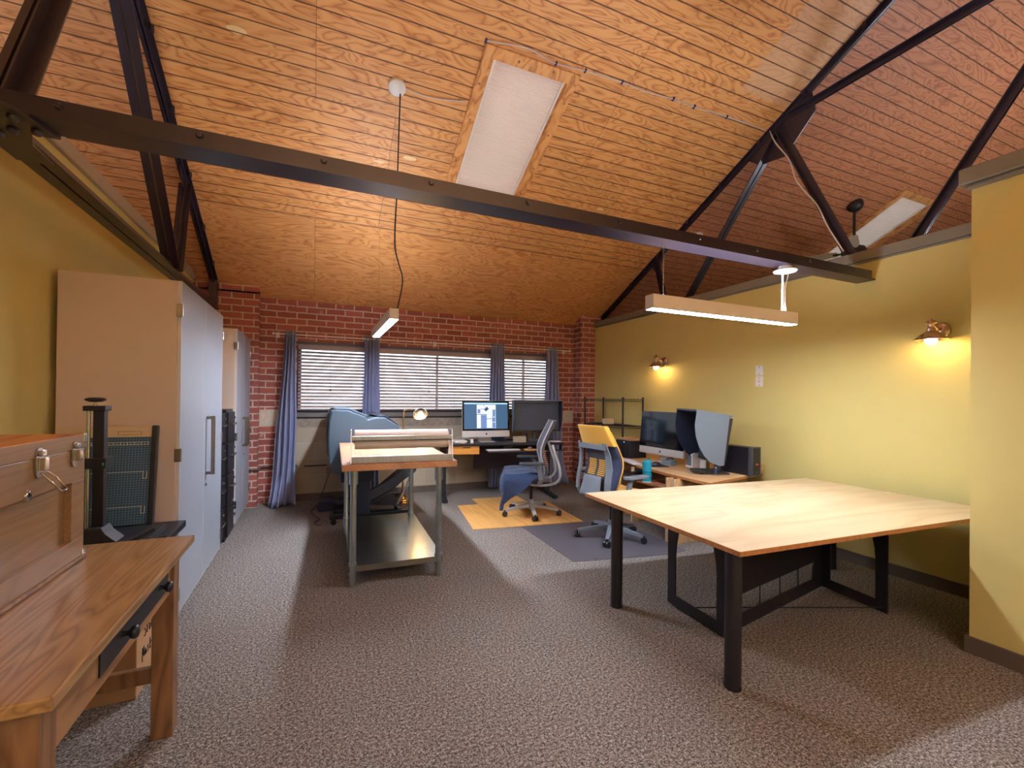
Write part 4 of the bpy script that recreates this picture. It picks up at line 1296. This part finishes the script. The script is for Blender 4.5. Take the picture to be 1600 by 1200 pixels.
# ================================================================== CHAIR MATS
o = B().m('bamboo').prism([(1.43, 4.17), (2.60, 4.02), (2.68, 5.0), (2.43, 5.04), (2.45, 5.38), (1.84, 5.44), (1.82, 5.13), (1.57, 5.16)], 2, .001, .007).build('chair_mat')
tag(o, 'bamboo chair mat with cut corners under the grey chair with blanket', 'chair mat')
o = B().m('chairmat').prism([(1.92, 4.085), (1.89, 3.06), (2.75, 2.90), (2.94, 2.93), (2.94, 3.96)], 2, .001, .005).build('chair_mat')
tag(o, 'smoky plastic chair mat under the yellow office chair', 'chair mat')

# ================================================================== OFFICE CHAIRS (local: facing +X)
def spine(z):
    P = [(.43, -.165), (.50, -.175), (.58, -.160), (.68, -.128), (.76, -.128), (.86, -.165), (.96, -.215), (1.06, -.262)]
    for (a, xa_), (c, xc) in zip(P, P[1:]):
        if z <= c:
            return lerp(xa_, xc, max(0, (z - a)) / (c - a))
    return P[-1][1]
def halfw(z):
    P = [(.43, .19), (.55, .225), (.70, .235), (.85, .215), (.97, .195), (1.06, .18)]
    for (a, xa_), (c, xc) in zip(P, P[1:]):
        if z <= c:
            return lerp(xa_, xc, max(0, (z - a)) / (c - a))
    return P[-1][1]
def office_chair(name, label, loc, rz, star, style):
    r = thing(name, label, 'office chair', (loc[0], loc[1], 0), rz, 'five-castor office chairs')
    P0 = dict(parent=r, world=False)
    yel = style == 'yellow'
    shell = 'chairgrey' if yel else 'chairlight'
    legm = 'chairgrey' if yel else 'chairlight'
    b = B().m(legm).cyl((0, 0, .07), (0, 0, .125), .036, .030, 20)
    for k in range(5):
        a = star + 2 * PI * k / 5
        c, s_ = math.cos(a), math.sin(a)
        b.strip([(.02 * c, .02 * s_, .105), (.15 * c, .15 * s_, .095), (.31 * c, .31 * s_, .070)], [.052, .040, .030], [.040, .030, .022], (-s_, c, 0))
    base = b.build('star_base', **P0)
    for k in range(5):
        a = star + 2 * PI * k / 5
        x, y = .315 * math.cos(a), .315 * math.sin(a)
        ca = a + 1.1 + k
        ax = Vector((math.cos(ca), math.sin(ca), 0))
        c0 = Vector((x, y, .0355))
        w = B().m('black')
        w.cyl(c0 - ax * .025, c0 - ax * .006, .028, seg=20).cyl(c0 + ax * .006, c0 + ax * .025, .028, seg=20).cyl(c0 - ax * .02, c0 + ax * .02, .010, seg=12).cyl((x, y, .04), (x, y, .075), .009, seg=10)
        w.build('caster', parent=base, world=False)
    B().m('black').cyl((0, 0, .12), (0, 0, .36), .016, seg=16).m(legm).cyl((0, 0, .12), (0, 0, .17), .026, seg=18).build('gas_column', **P0)
    B().m('dgrey').rbox(-.15, .13, -.10, .10, .345, .40, .03, 4).build('seat_mechanism', **P0)
    # seat
    def seat(u, v):
        x = lerp(-.19, .29, u); y = lerp(-.245, .245, v)
        e = max(abs(2 * u - 1), abs(2 * v - 1))
        rx = 1 - .10 * max(0, abs(2 * u - 1) - .6)
        z = .475 - .020 * math.cos((2 * v - 1) * 1.4) - .035 * max(0, u - .7) / .3 * (u - .7) - .030 * max(0, e - .86) / .14
        return (x, y * rx, z)
    B().m('yellowf' if yel else 'chairback').sheet(seat, 22, 22, lambda u, v: (0, 0, -.048 + .012 * max(abs(2 * u - 1), abs(2 * v - 1)))).build('seat', **P0)
    B().m('navyf' if yel else 'dgrey').sheet(lambda u, v: (lerp(-.185, .28, u), lerp(-.24, .24, v), .424 - .012 * (2 * u - 1) ** 2), 8, 8, lambda u, v: (.02 * (1 - 2 * u), .03 * (1 - 2 * v), -.022)).build('seat_pan', **P0)
    # upholstered back
    z0, z1 = .47, (.90 if yel else 1.055)
    def back(u, v):
        z = lerp(z0, z1, v)
        y = lerp(-1, 1, u) * halfw(z)
        return (spine(z) + .045 * (2 * u - 1) ** 2 - .0, y, z)
    B().m('navyf' if yel else 'chairback').sheet(back, 18, 26, lambda u, v: (-.018, 0, 0)).build('backrest', **P0)
    if yel:
        def head(u, v):
            z = lerp(.878, 1.06, v)
            return (spine(z) + .045 * (2 * u - 1) ** 2 + .008, lerp(-1, 1, u) * (halfw(z) + .006), z)
        hr = B().m('yellowf').sheet(head, 18, 8, lambda u, v: (-.052, 0, 0)).build('headrest_cover', bevel=.006, **P0)
        for s_ in (-1, 1):
            pts = [(spine(z) + .048, s_ * (halfw(z) + .004), z) for z in [.46 + .05 * i for i in range(12)]]
            B().m('yellowf').tube(pts, .007, 8).build('edge_piping', **P0)
        for s_ in (-1, 1):
            b = B().m('chairgrey').strip([(-.10, s_ * .17, .385), (-.20, s_ * .195, .40), (-.235, s_ * .205, .46), (-.228, s_ * .205, .56), (-.205, s_ * .20, .68), (-.21, s_ * .185, .80), (-.245, s_ * .17, .905)], [.045, .05, .055, .06, .062, .052, .045], [.02, .018, .016, .015, .015, .014, .012], (.25, s_, 0))
            b.build('back_frame', **P0)
        B().m('chairgrey').box(-.250, -.228, -.185, .185, .845, .892).build('back_frame', bevel=.004, **P0)
        b = B().m('dgrey').sheet(lambda u, v: (spine(lerp(.47, .86, v)) - .028, lerp(-1, 1, u) * .14, lerp(.47, .86, v)), 6, 14, lambda u, v: (-.006, 0, 0))
        b.build('rear_panel', **P0)
        b = B().m('yellowf')
        for k in range(9):
            z = .605 + k * .0165
            for s_ in (-1, 1):
                b.box(spine(z) - .040, spine(z) - .034, s_ * .018 if s_ > 0 else -.115, .115 if s_ > 0 else -.018, z, z + .009)
        b.build('lumbar_slats', **P0)
        b = B().m('chairgrey').sheet(lambda u, v: (lerp(-.215, -.262, v) + .0, lerp(-1, 1, u) * lerp(.11, .135, v), lerp(.60, .42, v)), 6, 8, lambda u, v: (-.012, 0, 0))
        b.build('lower_shield', **P0)
    else:
        for s_ in (-1, 1):
            pts = [(spine(z) + .044, s_ * (halfw(z) + .003), z) for z in [.48 + .048 * i for i in range(13)]]
            B().m('chairlight').tube(pts, .008, 8).build('edge_trim', **P0)
            b = B().m('chairlight').strip(smoothpts([(.02, s_ * .16, .365), (-.12, s_ * .185, .362), (-.24, s_ * .20, .39), (-.292, s_ * .205, .46), (-.285, s_ * .205, .57), (-.24, s_ * .205, .70), (-.21, s_ * .20, .80)], 5), .034, .026, (0, 1, 0))
            b.build('back_frame', **P0)
            g = B().m('deskbrown')
            for k in range(8):
                z = .575 + k * .022
                g.box(spine(z) - .012, spine(z) + .022, s_ * (halfw(z) - .002) - .004, s_ * (halfw(z) - .002) + .007, z, z + .008)
            g.build('lumbar_slats', **P0)
    for s_ in (-1, 1):
        b = B().m('chairgrey').strip([(-.06, s_ * .17, .40), (-.07, s_ * .27, .405), (-.08, s_ * .295, .44), (-.06, s_ * .30, .56), (-.03, s_ * .30, .595)], [.06, .055, .05, .045, .045], [.03, .03, .026, .022, .022], (1, 0, 0))
        arm = b.build('armrest', **P0)
        ca = -.12 if yel else .0
        B().m('chairgrey' if yel else 'dgrey').rbox(-.12, .15, s_ * .30 - .042, s_ * .30 + .042, .597, .622, .035, 5).build('arm_pad', parent=arm, world=False, bevel=.006)
    return r
office_chair('office_chair', 'grey office chair with blue blanket on the bamboo mat', (2.22, 4.50), R(158), R(22), 'grey')
office_chair('office_chair', 'yellow and grey office chair seen from behind at the curved desk', (2.55, 3.47), R(6), R(6), 'yellow')

# blanket over the grey chair's seat, hanging at the front and on the near side
def blanket(u, v):
    a = lerp(-.06, .46, u)          # forward distance from seat middle
    c = lerp(-.26, .262 + lerp(.05, .42, max(0, min(1, u * 1.15)) ** 1.3), v)   # across: + is the near side, longest at the front
    lim = .30
    df = max(0, a - lim); ds = max(0, c - .262)
    xx = min(a, lim) + .035 * math.sin(min(1, df / .12) * 1.4) + .03 * df
    yy = min(c, .262) + .04 * math.sin(min(1, ds / .1) * 1.4)
    drop = math.hypot(df, ds) if (df > 0 and ds > 0) else df + ds
    if df > 0 and ds > 0:
        drop *= 1.12
    z = .493 - drop + .006 * math.sin(17 * a + 5 * c) + .005 * math.sin(23 * c - 4 * a)
    w = min(1, drop / .15)
    xx += w * .016 * math.sin(20 * c + 3)
    yy += w * .016 * math.sin(19 * a + 1)
    ca, sa = math.cos(R(158)), math.sin(R(158))
    return (2.22 + xx * ca - yy * sa, 4.50 + xx * sa + yy * ca, max(z, .12))
o = B().m('blanket').sheet(blanket, 44, 48, lambda u, v: (0, 0, .012)).build('blanket')
tag(o, 'blue blanket draped over the seat of the grey office chair', 'blanket')

# ================================================================== COMPUTER PIECES
def apple_mark(b, T, s):
    """small dark fruit-shaped mark, drawn in local X (across) and Z (up)"""
    pts = [(.0, -.48), (.18, -.52), (.34, -.36), (.44, -.10), (.34, .04), (.34, .20), (.42, .32), (.25, .40), (.0, .33), (-.25, .40), (-.42, .30), (-.48, .02), (-.38, -.30), (-.2, -.52)]
    b.prism([(x * s, z * s) for x, z in pts], 1, -.0004, .0006, T)
    b.prism([(.02 * s, .44 * s), (.06 * s, .64 * s), (.2 * s, .74 * s), (.18 * s, .54 * s)], 1, -.0004, .0006, T)
def all_in_one(label, loc, rz, tilt, w, h, chin, lift, screen):
    """slim all-in-one computer, local: screen towards -Y, stand foot at the origin"""
    r = thing('desktop_computer', label, 'computer', loc, rz, 'silver all-in-one computers')
    P0 = dict(parent=r, world=False)
    T = Matrix.Translation(Vector((0, 0, lift))) @ Matrix.Rotation(tilt, 4, 'X')
    b = B().m('silver').rbox(-w / 2, w / 2, -.008, .012, 0, h, .012, 3, axis=1, T=T)
    b.build('case', **P0)
    B().m('silver').sheet(lambda u, v: T @ Vector((lerp(-.42, .42, u) * w, .012 + .028 * math.sin(PI * u) * math.sin(PI * v), lerp(.08, .94, v) * h)), 12, 8).build('back_shell', **P0)
    b = B().m('silver').box(-w / 2 + .001, w / 2 - .001, -.0095, -.008, .002, chin, T)
    b.m('ink')
    apple_mark(b, T @ Matrix.Translation(Vector((0, -.0098, chin * .5))), .026)
    b.build('chin', **P0)
    b = B().m('screen_off').box(-w / 2 + .001, w / 2 - .001, -.0098, -.008, chin + .001, h - .001, T)
    g = b.build('screen', **P0)
    if screen:
        x0, x1, z0, z1 = -w / 2 + .025, w / 2 - .025, chin + .024, h - .026
        Wd, H = x1 - x0, z1 - z0
        s = B().m('scr_bg').box(x0, x1, -.0102, -.0098, z0, z1, T)
        def q(key, a, c, e, f, d):
            s.m(key).box(x0 + a * Wd, x0 + c * Wd, -.0102 - d * .0002, -.0102 - (d - 1) * .0002, z0 + e * H, z0 + f * H, T)
        q('scr_bar', 0, 1, .955, 1, 1)
        q('scr_plan', .285, .72, .03, .93, 1)
        q('scr_mid', .375, .51, .03, .54, 2)
        q('scr_dark', .285, .52, .55, .57, 2)
        q('scr_mid', .30, .365, .60, .76, 2)
        q('scr_dark', .37, .46, .755, .775, 2)
        q('scr_mid', .645, .71, .48, .74, 2)
        q('scr_mid', .635, .71, .27, .44, 2)
        q('scr_dark', .625, .72, .455, .47, 2)
        q('scr_dark', .51, .625, .38, .40, 2)
        q('scr_mid', .64, .71, .04, .25, 2)
        T2 = T @ Matrix.Translation(Vector((x0 + .505 * Wd, -.0104, z0 + .76 * H))) @ Matrix.Rotation(R(-38), 4, 'Y')
        s.m('scr_dark').box(-.028, .028, -.0004, 0, -.020, .020, T2).box(.0, .004, -.0004, 0, .02, .075, T2)
        s.build('screen_image', parent=g, world=False)
    b = B().m('silver').strip([(0, .02, lift + .17), (0, .075, lift + .09), (0, .085, .03), (0, .06, .006)], [.17, .18, .19, .19], .010, (1, 0, 0))
    b.box(-.097, .097, -.10, .09, .0, .005)
    b.build('stand', **P0)
    return r
def keyboard(label, loc, rz, group=None):
    r = thing('keyboard', label, 'keyboard', loc, rz, group)
    B().m('silver').rbox(-.21, .21, -.058, .058, 0, .008, .008, 3).build('tray', parent=r, world=False)
    b = B().m('keys')
    for j in range(5):
        for i in range(14):
            x = -.203 + i * .029
            if j == 0 and 4 <= i <= 8:
                continue
            b.box(x, x + .025, -.053 + j * .0215, -.053 + j * .0215 + .018, .008, .0105)
    b.box(-.203 + 4 * .029, -.203 + 8 * .029 + .025, -.053, -.035, .008, .0105)
    k = b.build('keys', parent=r, world=False)
    k['kind'] = 'stuff'
    return r
def mouse(label, loc, rz, key='black'):
    def fn(u, v):
        a = 2 * PI * u; t = v * PI / 2
        return (.052 * math.cos(a) * math.cos(t), .030 * math.sin(a) * math.cos(t), .002 + .032 * math.sin(t))
    T = Matrix.Translation(Vector(loc)) @ Matrix.Rotation(rz, 4, 'Z')
    o = B().m(key).sheet(lambda u, v: T @ Vector(fn(u, v)), 20, 8).build('mouse')
    return tag(o, label, 'mouse')
def hooded_monitor(label, loc, rz, w, h, hood, lift, tilt, base):
    """monitor with a shading hood; local: screen towards -Y"""
    r = thing('hooded_monitor', label, 'monitor', loc, rz, 'hooded monitors')
    P0 = dict(parent=r, world=False)
    T = Matrix.Translation(Vector((0, 0, lift))) @ Matrix.Rotation(tilt, 4, 'X')
    B().m('black').rbox(-w / 2, w / 2, -.02, .035, 0, h, .006, 2, axis=1, T=T).build('case', **P0)
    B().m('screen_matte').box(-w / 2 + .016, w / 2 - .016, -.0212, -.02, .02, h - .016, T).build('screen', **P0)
    k = hood
    prof = [(.0, h + .012), (-k, h + .012), (-k + .004, h * .72), (-k + .03, h * .50), (-k + .075, h * .29), (-k + .13, h * .13), (-k + .19, h * .02), (-.02, -.012), (.02, -.005)]
    if k < .2:
        prof = [(0, h + .008), (-k, h + .008), (-k + .02, h * .4), (-.03, 0), (0, -.005)]
    for sx in (-1, 1):
        xs = (w / 2 + .002, w / 2 + .008)
        b = B()
        b.m('hood').prism(prof, 0, sx * xs[1], sx * (xs[1] + .0015), T)
        b.m('hoodin').prism(prof, 0, sx * xs[0], sx * xs[1], T)
        b.build('hood_side', **P0)
    b = B().m('hood').box(-w / 2 - .009, w / 2 + .009, -k, .02, h + .0125, h + .0145, T).m('hoodin').box(-w / 2 - .002, w / 2 + .002, -k, .02, h + .008, h + .0125, T)
    b.m('hood').box(-w / 2 - .012, w / 2 + .012, -k - .004, .03, h + .0145, h + .028, T)
    b.build('hood_top', **P0)
    B().m('dgrey').cyl((0, .075, .01), (0, .075, lift + h * .55), .034, .026, 22).box(-.05, .05, .03, .09, lift + h * .42, lift + h * .58).build('stand_pole', **P0)
    b = B().m('dgrey')
    if base:
        b.rbox(-.15, .15, -.14, .13, 0, .012, .02, 4)
    else:
        b.rbox(-.11, .11, -.07, .12, 0, .012, .03, 4)
    b.build('stand_base', **P0)
    return r

# ------------------------------------------------------------------ standing desk under the windows
DO, DR = (1.55, 5.40, 0), R(-10.5)
r = thing('standing_desk', 'black standing desk under the windows with bamboo drawer', 'desk', DO, DR)
P0 = dict(parent=r, world=False)
B().m('blackp').box(-.20, 1.48, 0, .60, .690, .718).build('desktop', bevel=.006, **P0)
for x in (-.075, 1.34):
    B().m('blackp').box(x - .04, x + .04, .27, .33, .045, .69).build('leg_column', bevel=.004, **P0)
    B().m('blackp').rbox(x - .035, x + .035, -.08, .62, .004, .045, .012, 3, axis=1).build('foot', **P0)
B().m('blackp').box(-.05, 1.36, .28, .32, .63, .69).build('cross_rail', **P0)
B().m('navy').box(.34, 1.24, .40, .415, .34, .69).build('modesty_panel', **P0)
d = B().m('bamboox').box(.03, .36, .03, .28, .582, .688).build('drawer', bevel=.003, **P0)
B().m('ink').rbox(.145, .245, .0285, .0302, .660, .672, .005, 3, axis=1).build('pull_slot', parent=d, world=False)
B().m('blackp').box(.43, 1.02, -.28, .06, .632, .645).box(.68, .80, .06, .3, .640, .688).build('keyboard_tray', bevel=.004, **P0)
B().m('cable').box(1.1, 1.5, .05, .12, .60, .612).box(1.12, 1.135, .05, .12, .612, .69).box(1.46, 1.475, .05, .12, .612, .69).build('cable_tray', **P0)
TD = TM[r.name]
def ond(x, y, z=.7185):
    return tuple(TD @ Vector((x, y, z)))
all_in_one('silver computer showing a floor plan on the standing desk', ond(.49, .28), R(-3), R(-4), .655, .48, .085, .058, True)
hooded_monitor('dark hooded monitor beside the lit computer on the standing desk', ond(1.205, .36), R(-7), .68, .40, .12, .125, R(-3), False)
keyboard('white keyboard on the black pull-out tray of the standing desk', ond(.64, -.12, .6455), R(-10))
o = B().m('orange').lathe([(.002, 0), (.085, 0), (.085, .004), (.002, .004)], ond(.99, -.10, .6455), 28).build('mouse_pad')
tag(o, 'round orange mouse pad on the black keyboard tray', 'mouse pad')
mouse('grey mouse on the round orange mouse pad', ond(.99, -.10, .6498), R(80), 'grey')
# loose things on the black desk
def deskbox(name, key, x, y, sx, sy, sz, rz, label, cat, z=.7185):
    T = TD @ Matrix.Translation(Vector((x, y, z))) @ Matrix.Rotation(rz, 4, 'Z')
    o = B().m(key).box(-sx / 2, sx / 2, -sy / 2, sy / 2, 0, sz, T).build(name, bevel=min(.003, sz * .2))
    return tag(o, label, cat)
deskbox('paper_stack', 'keys', .13, .25, .16, .21, .022, R(8), 'stack of white papers beside the foot of the floor plan computer', 'papers')
deskbox('note_pad', 'label', .15, .10, .09, .06, .014, R(-15), 'small pale note pad before the white papers on the black desk', 'note pad')
deskbox('small_jar', 'white', .27, .08, .035, .035, .05, 0, 'small white pot before the papers on the black desk', 'pot')
deskbox('blue_case', 'bluefoil', .67, .46, .20, .05, .075, R(4), 'dark blue case behind the foot of the lit computer', 'case')
deskbox('grey_pouch', 'capl', .915, .16, .17, .10, .07, R(-8), 'crumpled beige pouch under the edge of the lit computer', 'pouch')
deskbox('paper_stack', 'keys', 1.40, .12, .12, .10, .012, R(5), 'few white papers under the dark hooded monitor on the black desk', 'papers')
o = B().m('cable').lathe([(.002, 0), (.04, 0), (.036, .08), (.038, .10), (.002, .10)], ond(1.02, .27), 20).build('desk_speaker')
tag(o, 'small dark round speaker beside the hooded monitor foot', 'speaker')
o = B().m('wcable').tube(smoothpts([ond(.06, .42, .722), ond(.12, .40, .76), ond(.20, .42, .775), ond(.26, .44, .74), ond(.33, .42, .722)], 6), .004, 6).build('desk_cable')
tag(o, 'white cable looping over papers on the black desk', 'cable')

# ------------------------------------------------------------------ curved desk along the right wall
r = thing('curved_desk', 'pale birch desk with curved front along the yellow wall', 'desk', (3.5, 3.6, 0))
edge = [tuple(p)[:2] for p in smoothpts([(3.34, 4.55, 0), (3.20, 4.08, 0), (3.085, 3.72, 0), (3.035, 3.35, 0), (3.02, 3.0, 0), (3.01, 2.745, 0)], 6)]
b = B().m('plyedge').prism(edge + [(3.945, 2.97), (3.945, 4.55)], 2, .585, .608)
b.m('birchd').prism(edge + [(3.945, 2.97), (3.945, 4.55)], 2, .608, .610)
b.build('desktop', parent=r)
B().m('birchd').prism([(2.98, .61), (4.5, .61), (4.5, .70), (3.04, .70), (2.98, .68)], 0, 3.945, 3.965).build('backboard', parent=r, bevel=.004)
for (x0, x1, y) in ((3.08, 3.9, 3.83), (3.16, 3.9, 4.12), (2.96, 3.88, 3.19), (2.955, 3.88, 3.10)):
    b = B().m('birchd').box(x0, x1, y - .010, y + .010, 0, .585)
    b.m('label').box(x0 - .004, x0, y - .010, y + .010, 0, .585)
    b.build('side_panel', parent=r)
B().m('deskbrown').box(3.86, 3.88, 3.2, 4.5, .12, .585).build('rear_panel', parent=r)
B().m('deskbrown').box(2.94, 3.30, 3.22, 3.585, .475, .489).box(3.28, 3.30, 3.22, 3.585, .489, .585).build('lower_tray', parent=r)
b = B().m('black').box(3.02, 3.20, 3.73, 3.80, .53, .545).box(2.93, 3.12, 3.60, 3.98, .515, .527).box(3.1, 3.2, 3.70, 3.82, .545, .585)
b.build('swing_tray', parent=r, bevel=.004)

def one(name, key, x0, x1, y0, y1, z0, z1, label, cat, bev=.003, rz=0, group=None):
    cx, cy = (x0 + x1) / 2, (y0 + y1) / 2
    T = Matrix.Translation(Vector((cx, cy, 0))) @ Matrix.Rotation(rz, 4, 'Z')
    o = B().m(key).box(x0 - cx, x1 - cx, y0 - cy, y1 - cy, z0, z1, T).build(name, bevel=bev)
    return tag(o, label, cat, group)
all_in_one('silver computer with dark glossy screen on the curved birch desk', (3.46, 3.83, .6105), R(-90), R(-5), .68, .475, .075, .082, False)
hooded_monitor('grey hooded monitor with dark pole base on the curved birch desk', (3.47, 3.17, .6105), R(-115), .50, .43, .30, .105, R(-9), True)
keyboard('white keyboard at the front edge of the curved birch desk', (3.175, 3.97, .6105), R(-108))
o = B().m('black').rbox(-.11, .11, -.12, .12, 0, .004, .015, 3, T=Matrix.Translation(Vector((3.25, 3.69, .6105))) @ Matrix.Rotation(R(-15), 4, 'Z')).build('mouse_pad')
tag(o, 'black mouse pad on the curved birch desk', 'mouse pad')
mouse('black mouse on the black pad on the curved birch desk', (3.27, 3.68, .6148), R(160), 'black')
r = thing('dock_box', 'flat grey drive box with cables under the dark computer screen', 'drive', (3.43, 3.66, .6105), R(8))
B().m('grey').box(-.05, .05, -.06, .06, 0, .052).build('case', parent=r, world=False, bevel=.003)
B().m('cable').tube(smoothpts([(.0, .04, .052), (-.02, .0, .075), (.03, -.03, .06), (.05, .02, .07), (.02, .05, .056)], 5), .004, 6).build('lead', parent=r, world=False)
r = thing('desk_speaker', 'white angled speaker box between the two monitors on the birch desk', 'speaker', (3.56, 3.45, .6105), R(-12))
b = B().m('white').prism([(-.06, 0), (.06, 0), (.06, .15), (-.03, .15), (-.06, .135)], 1, -.055, .055)
b.build('cabinet', parent=r, world=False, bevel=.006)
B().m('grey').box(-.062, -.06, -.045, .045, .02, .125).build('grille', parent=r, world=False)
o = B().m('white').rbox(3.56, 3.62, 3.30, 3.38, .6105, .70, .01, 3).build('white_adapter')
tag(o, 'small white box under the grey hood between speaker and pole', 'adapter')
o = B().m('bluefoil').cyl((3.35, 2.99, .6235), (3.35, 2.99, .68), .010, seg=14).m('keys').cyl((3.35, 2.99, .68), (3.35, 2.99, .69), .007, seg=12).build('blue_tube')
tag(o, 'tiny blue tube standing at the hooded monitor base', 'tube')
r = thing('cable_dish', 'shallow dish of silver clips on the hooded monitor base', 'dish', (3.28, 3.13, .623))
B().m('dgrey').lathe([(.002, 0), (.05, 0), (.068, .012), (.07, .014), (.05, .006), (.002, .005)], (3.28, 3.13, .623), 24).build('dish', parent=r)
rnd = random.Random(4)
b = B().m('nickel')
for k in range(26):
    a, q = rnd.uniform(0, 2 * PI), rnd.uniform(0, .045)
    x, y = 3.28 + q * math.cos(a), 3.13 + q * math.sin(a)
    b.tube([(x - .012, y, .631 + rnd.uniform(0, .008)), (x + .012, y + rnd.uniform(-.012, .012), .633 + rnd.uniform(0, .01))], .002, 5)
c = b.build('clips', parent=r)
c['kind'] = 'stuff'

r = thing('backup_power_unit', 'black upright power unit behind the pole of the grey hooded monitor on the birch desk', 'power unit', (3.69, 3.0, .6105))
B().m('blackp').box(3.635, 3.755, 2.88, 3.22, .6105, .868).build('case', parent=r, bevel=.004)
b = B().m('dgrey').box(3.632, 3.758, 2.85, 2.88, .6105, .872).m('black').box(3.662, 3.742, 2.848, 2.85, .625, .862)
b.build('front_panel', parent=r)
b = B().m('redm').box(3.690, 3.724, 2.8472, 2.848, .708, .722)
b.m('nickel').box(3.694, 3.712, 2.8472, 2.848, .638, .648)
b.build('badge', parent=r)

# network drives with a flat box on top
for k, (y0, y1) in enumerate(((4.20, 4.325), (4.335, 4.46))):
    r = thing('network_drive', ['black network drive next to the dark computer, blue light lit', 'black network drive beside the yellow chair headrest on the birch desk'][k], 'network drive', (3.45, .5 * (y0 + y1), .6105), 0)
    B().m('blackp').box(3.34, 3.58, y0, y1, .6105, .815).build('case', parent=r, bevel=.004)
    b = B().m('black')
    for j in range(4):
        b.box(3.334, 3.34, y0 + .008 + j * .0278, y0 + .033 + j * .0278, .63, .775)
    b.build('drive_bays', parent=r)
    b = B().m('ledblue' if k == 0 else 'ledgreen').box(3.3375, 3.34, y1 - .025, y1 - .018, .79, .796)
    b.build('indicator', parent=r)
one('flat_carton', 'cardboard', 3.36, 3.62, 4.18, 4.46, .8155, .835, 'flat tan carton lying on top of the black network drives', 'carton')
# wire shelving unit
r = thing('wire_shelf', 'black wire shelving unit in the corner by the brick pier and yellow wall', 'shelf', (3.755, 5.1, 0))
xs, ys = (3.60, 3.92), (4.67, 5.55)
for x in xs:
    for y in ys:
        B().m('blackp').cyl((x, y, 0), (x, y, 1.315), .0125, seg=14).cyl((x, y, 1.315), (x, y, 1.325), .015, seg=14).build('post', parent=r)
for z in (1.30, .95, .55, .15):
    b = B().m('blackp')
    for dz in (0, -.028):
        b.box(xs[0], xs[1], ys[0] - .003, ys[0] + .003, z + dz - .003, z + dz + .003).box(xs[0], xs[1], ys[1] - .003, ys[1] + .003, z + dz - .003, z + dz + .003)
        b.box(xs[0] - .003, xs[0] + .003, ys[0], ys[1], z + dz - .003, z + dz + .003).box(xs[1] - .003, xs[1] + .003, ys[0], ys[1], z + dz - .003, z + dz + .003)
    for (a, c) in (((xs[0], ys[0]), (xs[1], ys[0])), ((xs[0], ys[0]), (xs[0], ys[1])), ((xs[1], ys[0]), (xs[1], ys[1])), ((xs[0], ys[1]), (xs[1], ys[1]))):
        n = 12 if a[1] == c[1] else 26
        b.tube([(lerp(a[0], c[0], i / n), lerp(a[1], c[1], i / n), z - (0 if i % 2 else .028)) for i in range(n + 1)], .0022, 4)
    if z < 1.2:
        for i in range(1, 13):
            x = lerp(xs[0], xs[1], i / 13)
            b.box(x - .0016, x + .0016, ys[0], ys[1], z, z + .0032)
    b.build('wire_deck' if z < 1.2 else 'top_rail', parent=r)
one('pink_box', 'label', 3.66, 3.78, 5.1, 5.2, .954, 1.03, 'pale small box on the wire shelf behind the yellow headrest', 'box')

r = thing('water_bottle', 'turquoise water bottle standing on the lower tray of the curved desk', 'bottle', (3.0, 3.505, .4895))
bx, by = 3.0, 3.505
B().m('turq').lathe([(.002, .0), (.040, .0), (.043, .012), (.043, .19), (.040, .202), (.034, .207), (.002, .208)], (bx, by, .4895), 28).build('body', parent=r)
B().m('white').lathe([(.002, 0), (.046, 0), (.046, .006), (.002, .006)], (bx, by, .4895), 28).build('coaster', parent=r)
B().m('turq').cyl((bx + .008, by - .02, .697), (bx + .008, by - .02, .711), .016, seg=18).m('black').cyl((bx + .008, by - .02, .711), (bx + .008, by - .02, .717), .008, seg=14).build('lid', parent=r)
b = B().m('black')
for dz in (.045, .10):
    b.tube([(bx - .046 * math.cos(a), by - .046 * math.sin(a), .4895 + dz) for a in [R(-20 + 14 * i) for i in range(12)]], .003, 6)
for a in (R(-20), R(134)):
    b.tube([(bx - .046 * math.cos(a), by - .046 * math.sin(a), .4895 + .01), (bx - .046 * math.cos(a), by - .046 * math.sin(a), .4895 + .10)], .003, 6)
b.build('wire_holder', parent=r)

# wall plates on the yellow wall
for (z0, z1, lab, kind) in ((1.548, 1.645, 'upper blank white plate on the yellow wall between the lamps', 0), (1.438, 1.538, 'lower white switch plate on the yellow wall between the lamps', 1)):
    r = thing('wall_plate', lab, 'switch plate', (3.99, 3.045, z0), 0)
    B().m('white').rbox(3.982, 3.9895, 3.005, 3.085, z0, z1, .006, 3, axis=0).build('plate', parent=r)
    if kind:
        B().m('housing').box(3.976, 3.982, 3.037, 3.053, z0 + .038, z0 + .062).build('toggle', parent=r)
    for z in (z0 + .014, z1 - .014):
        B().m('nickel').cyl((3.980, 3.045, z), (3.982, 3.045, z), .004, seg=10).build('screw', parent=r)
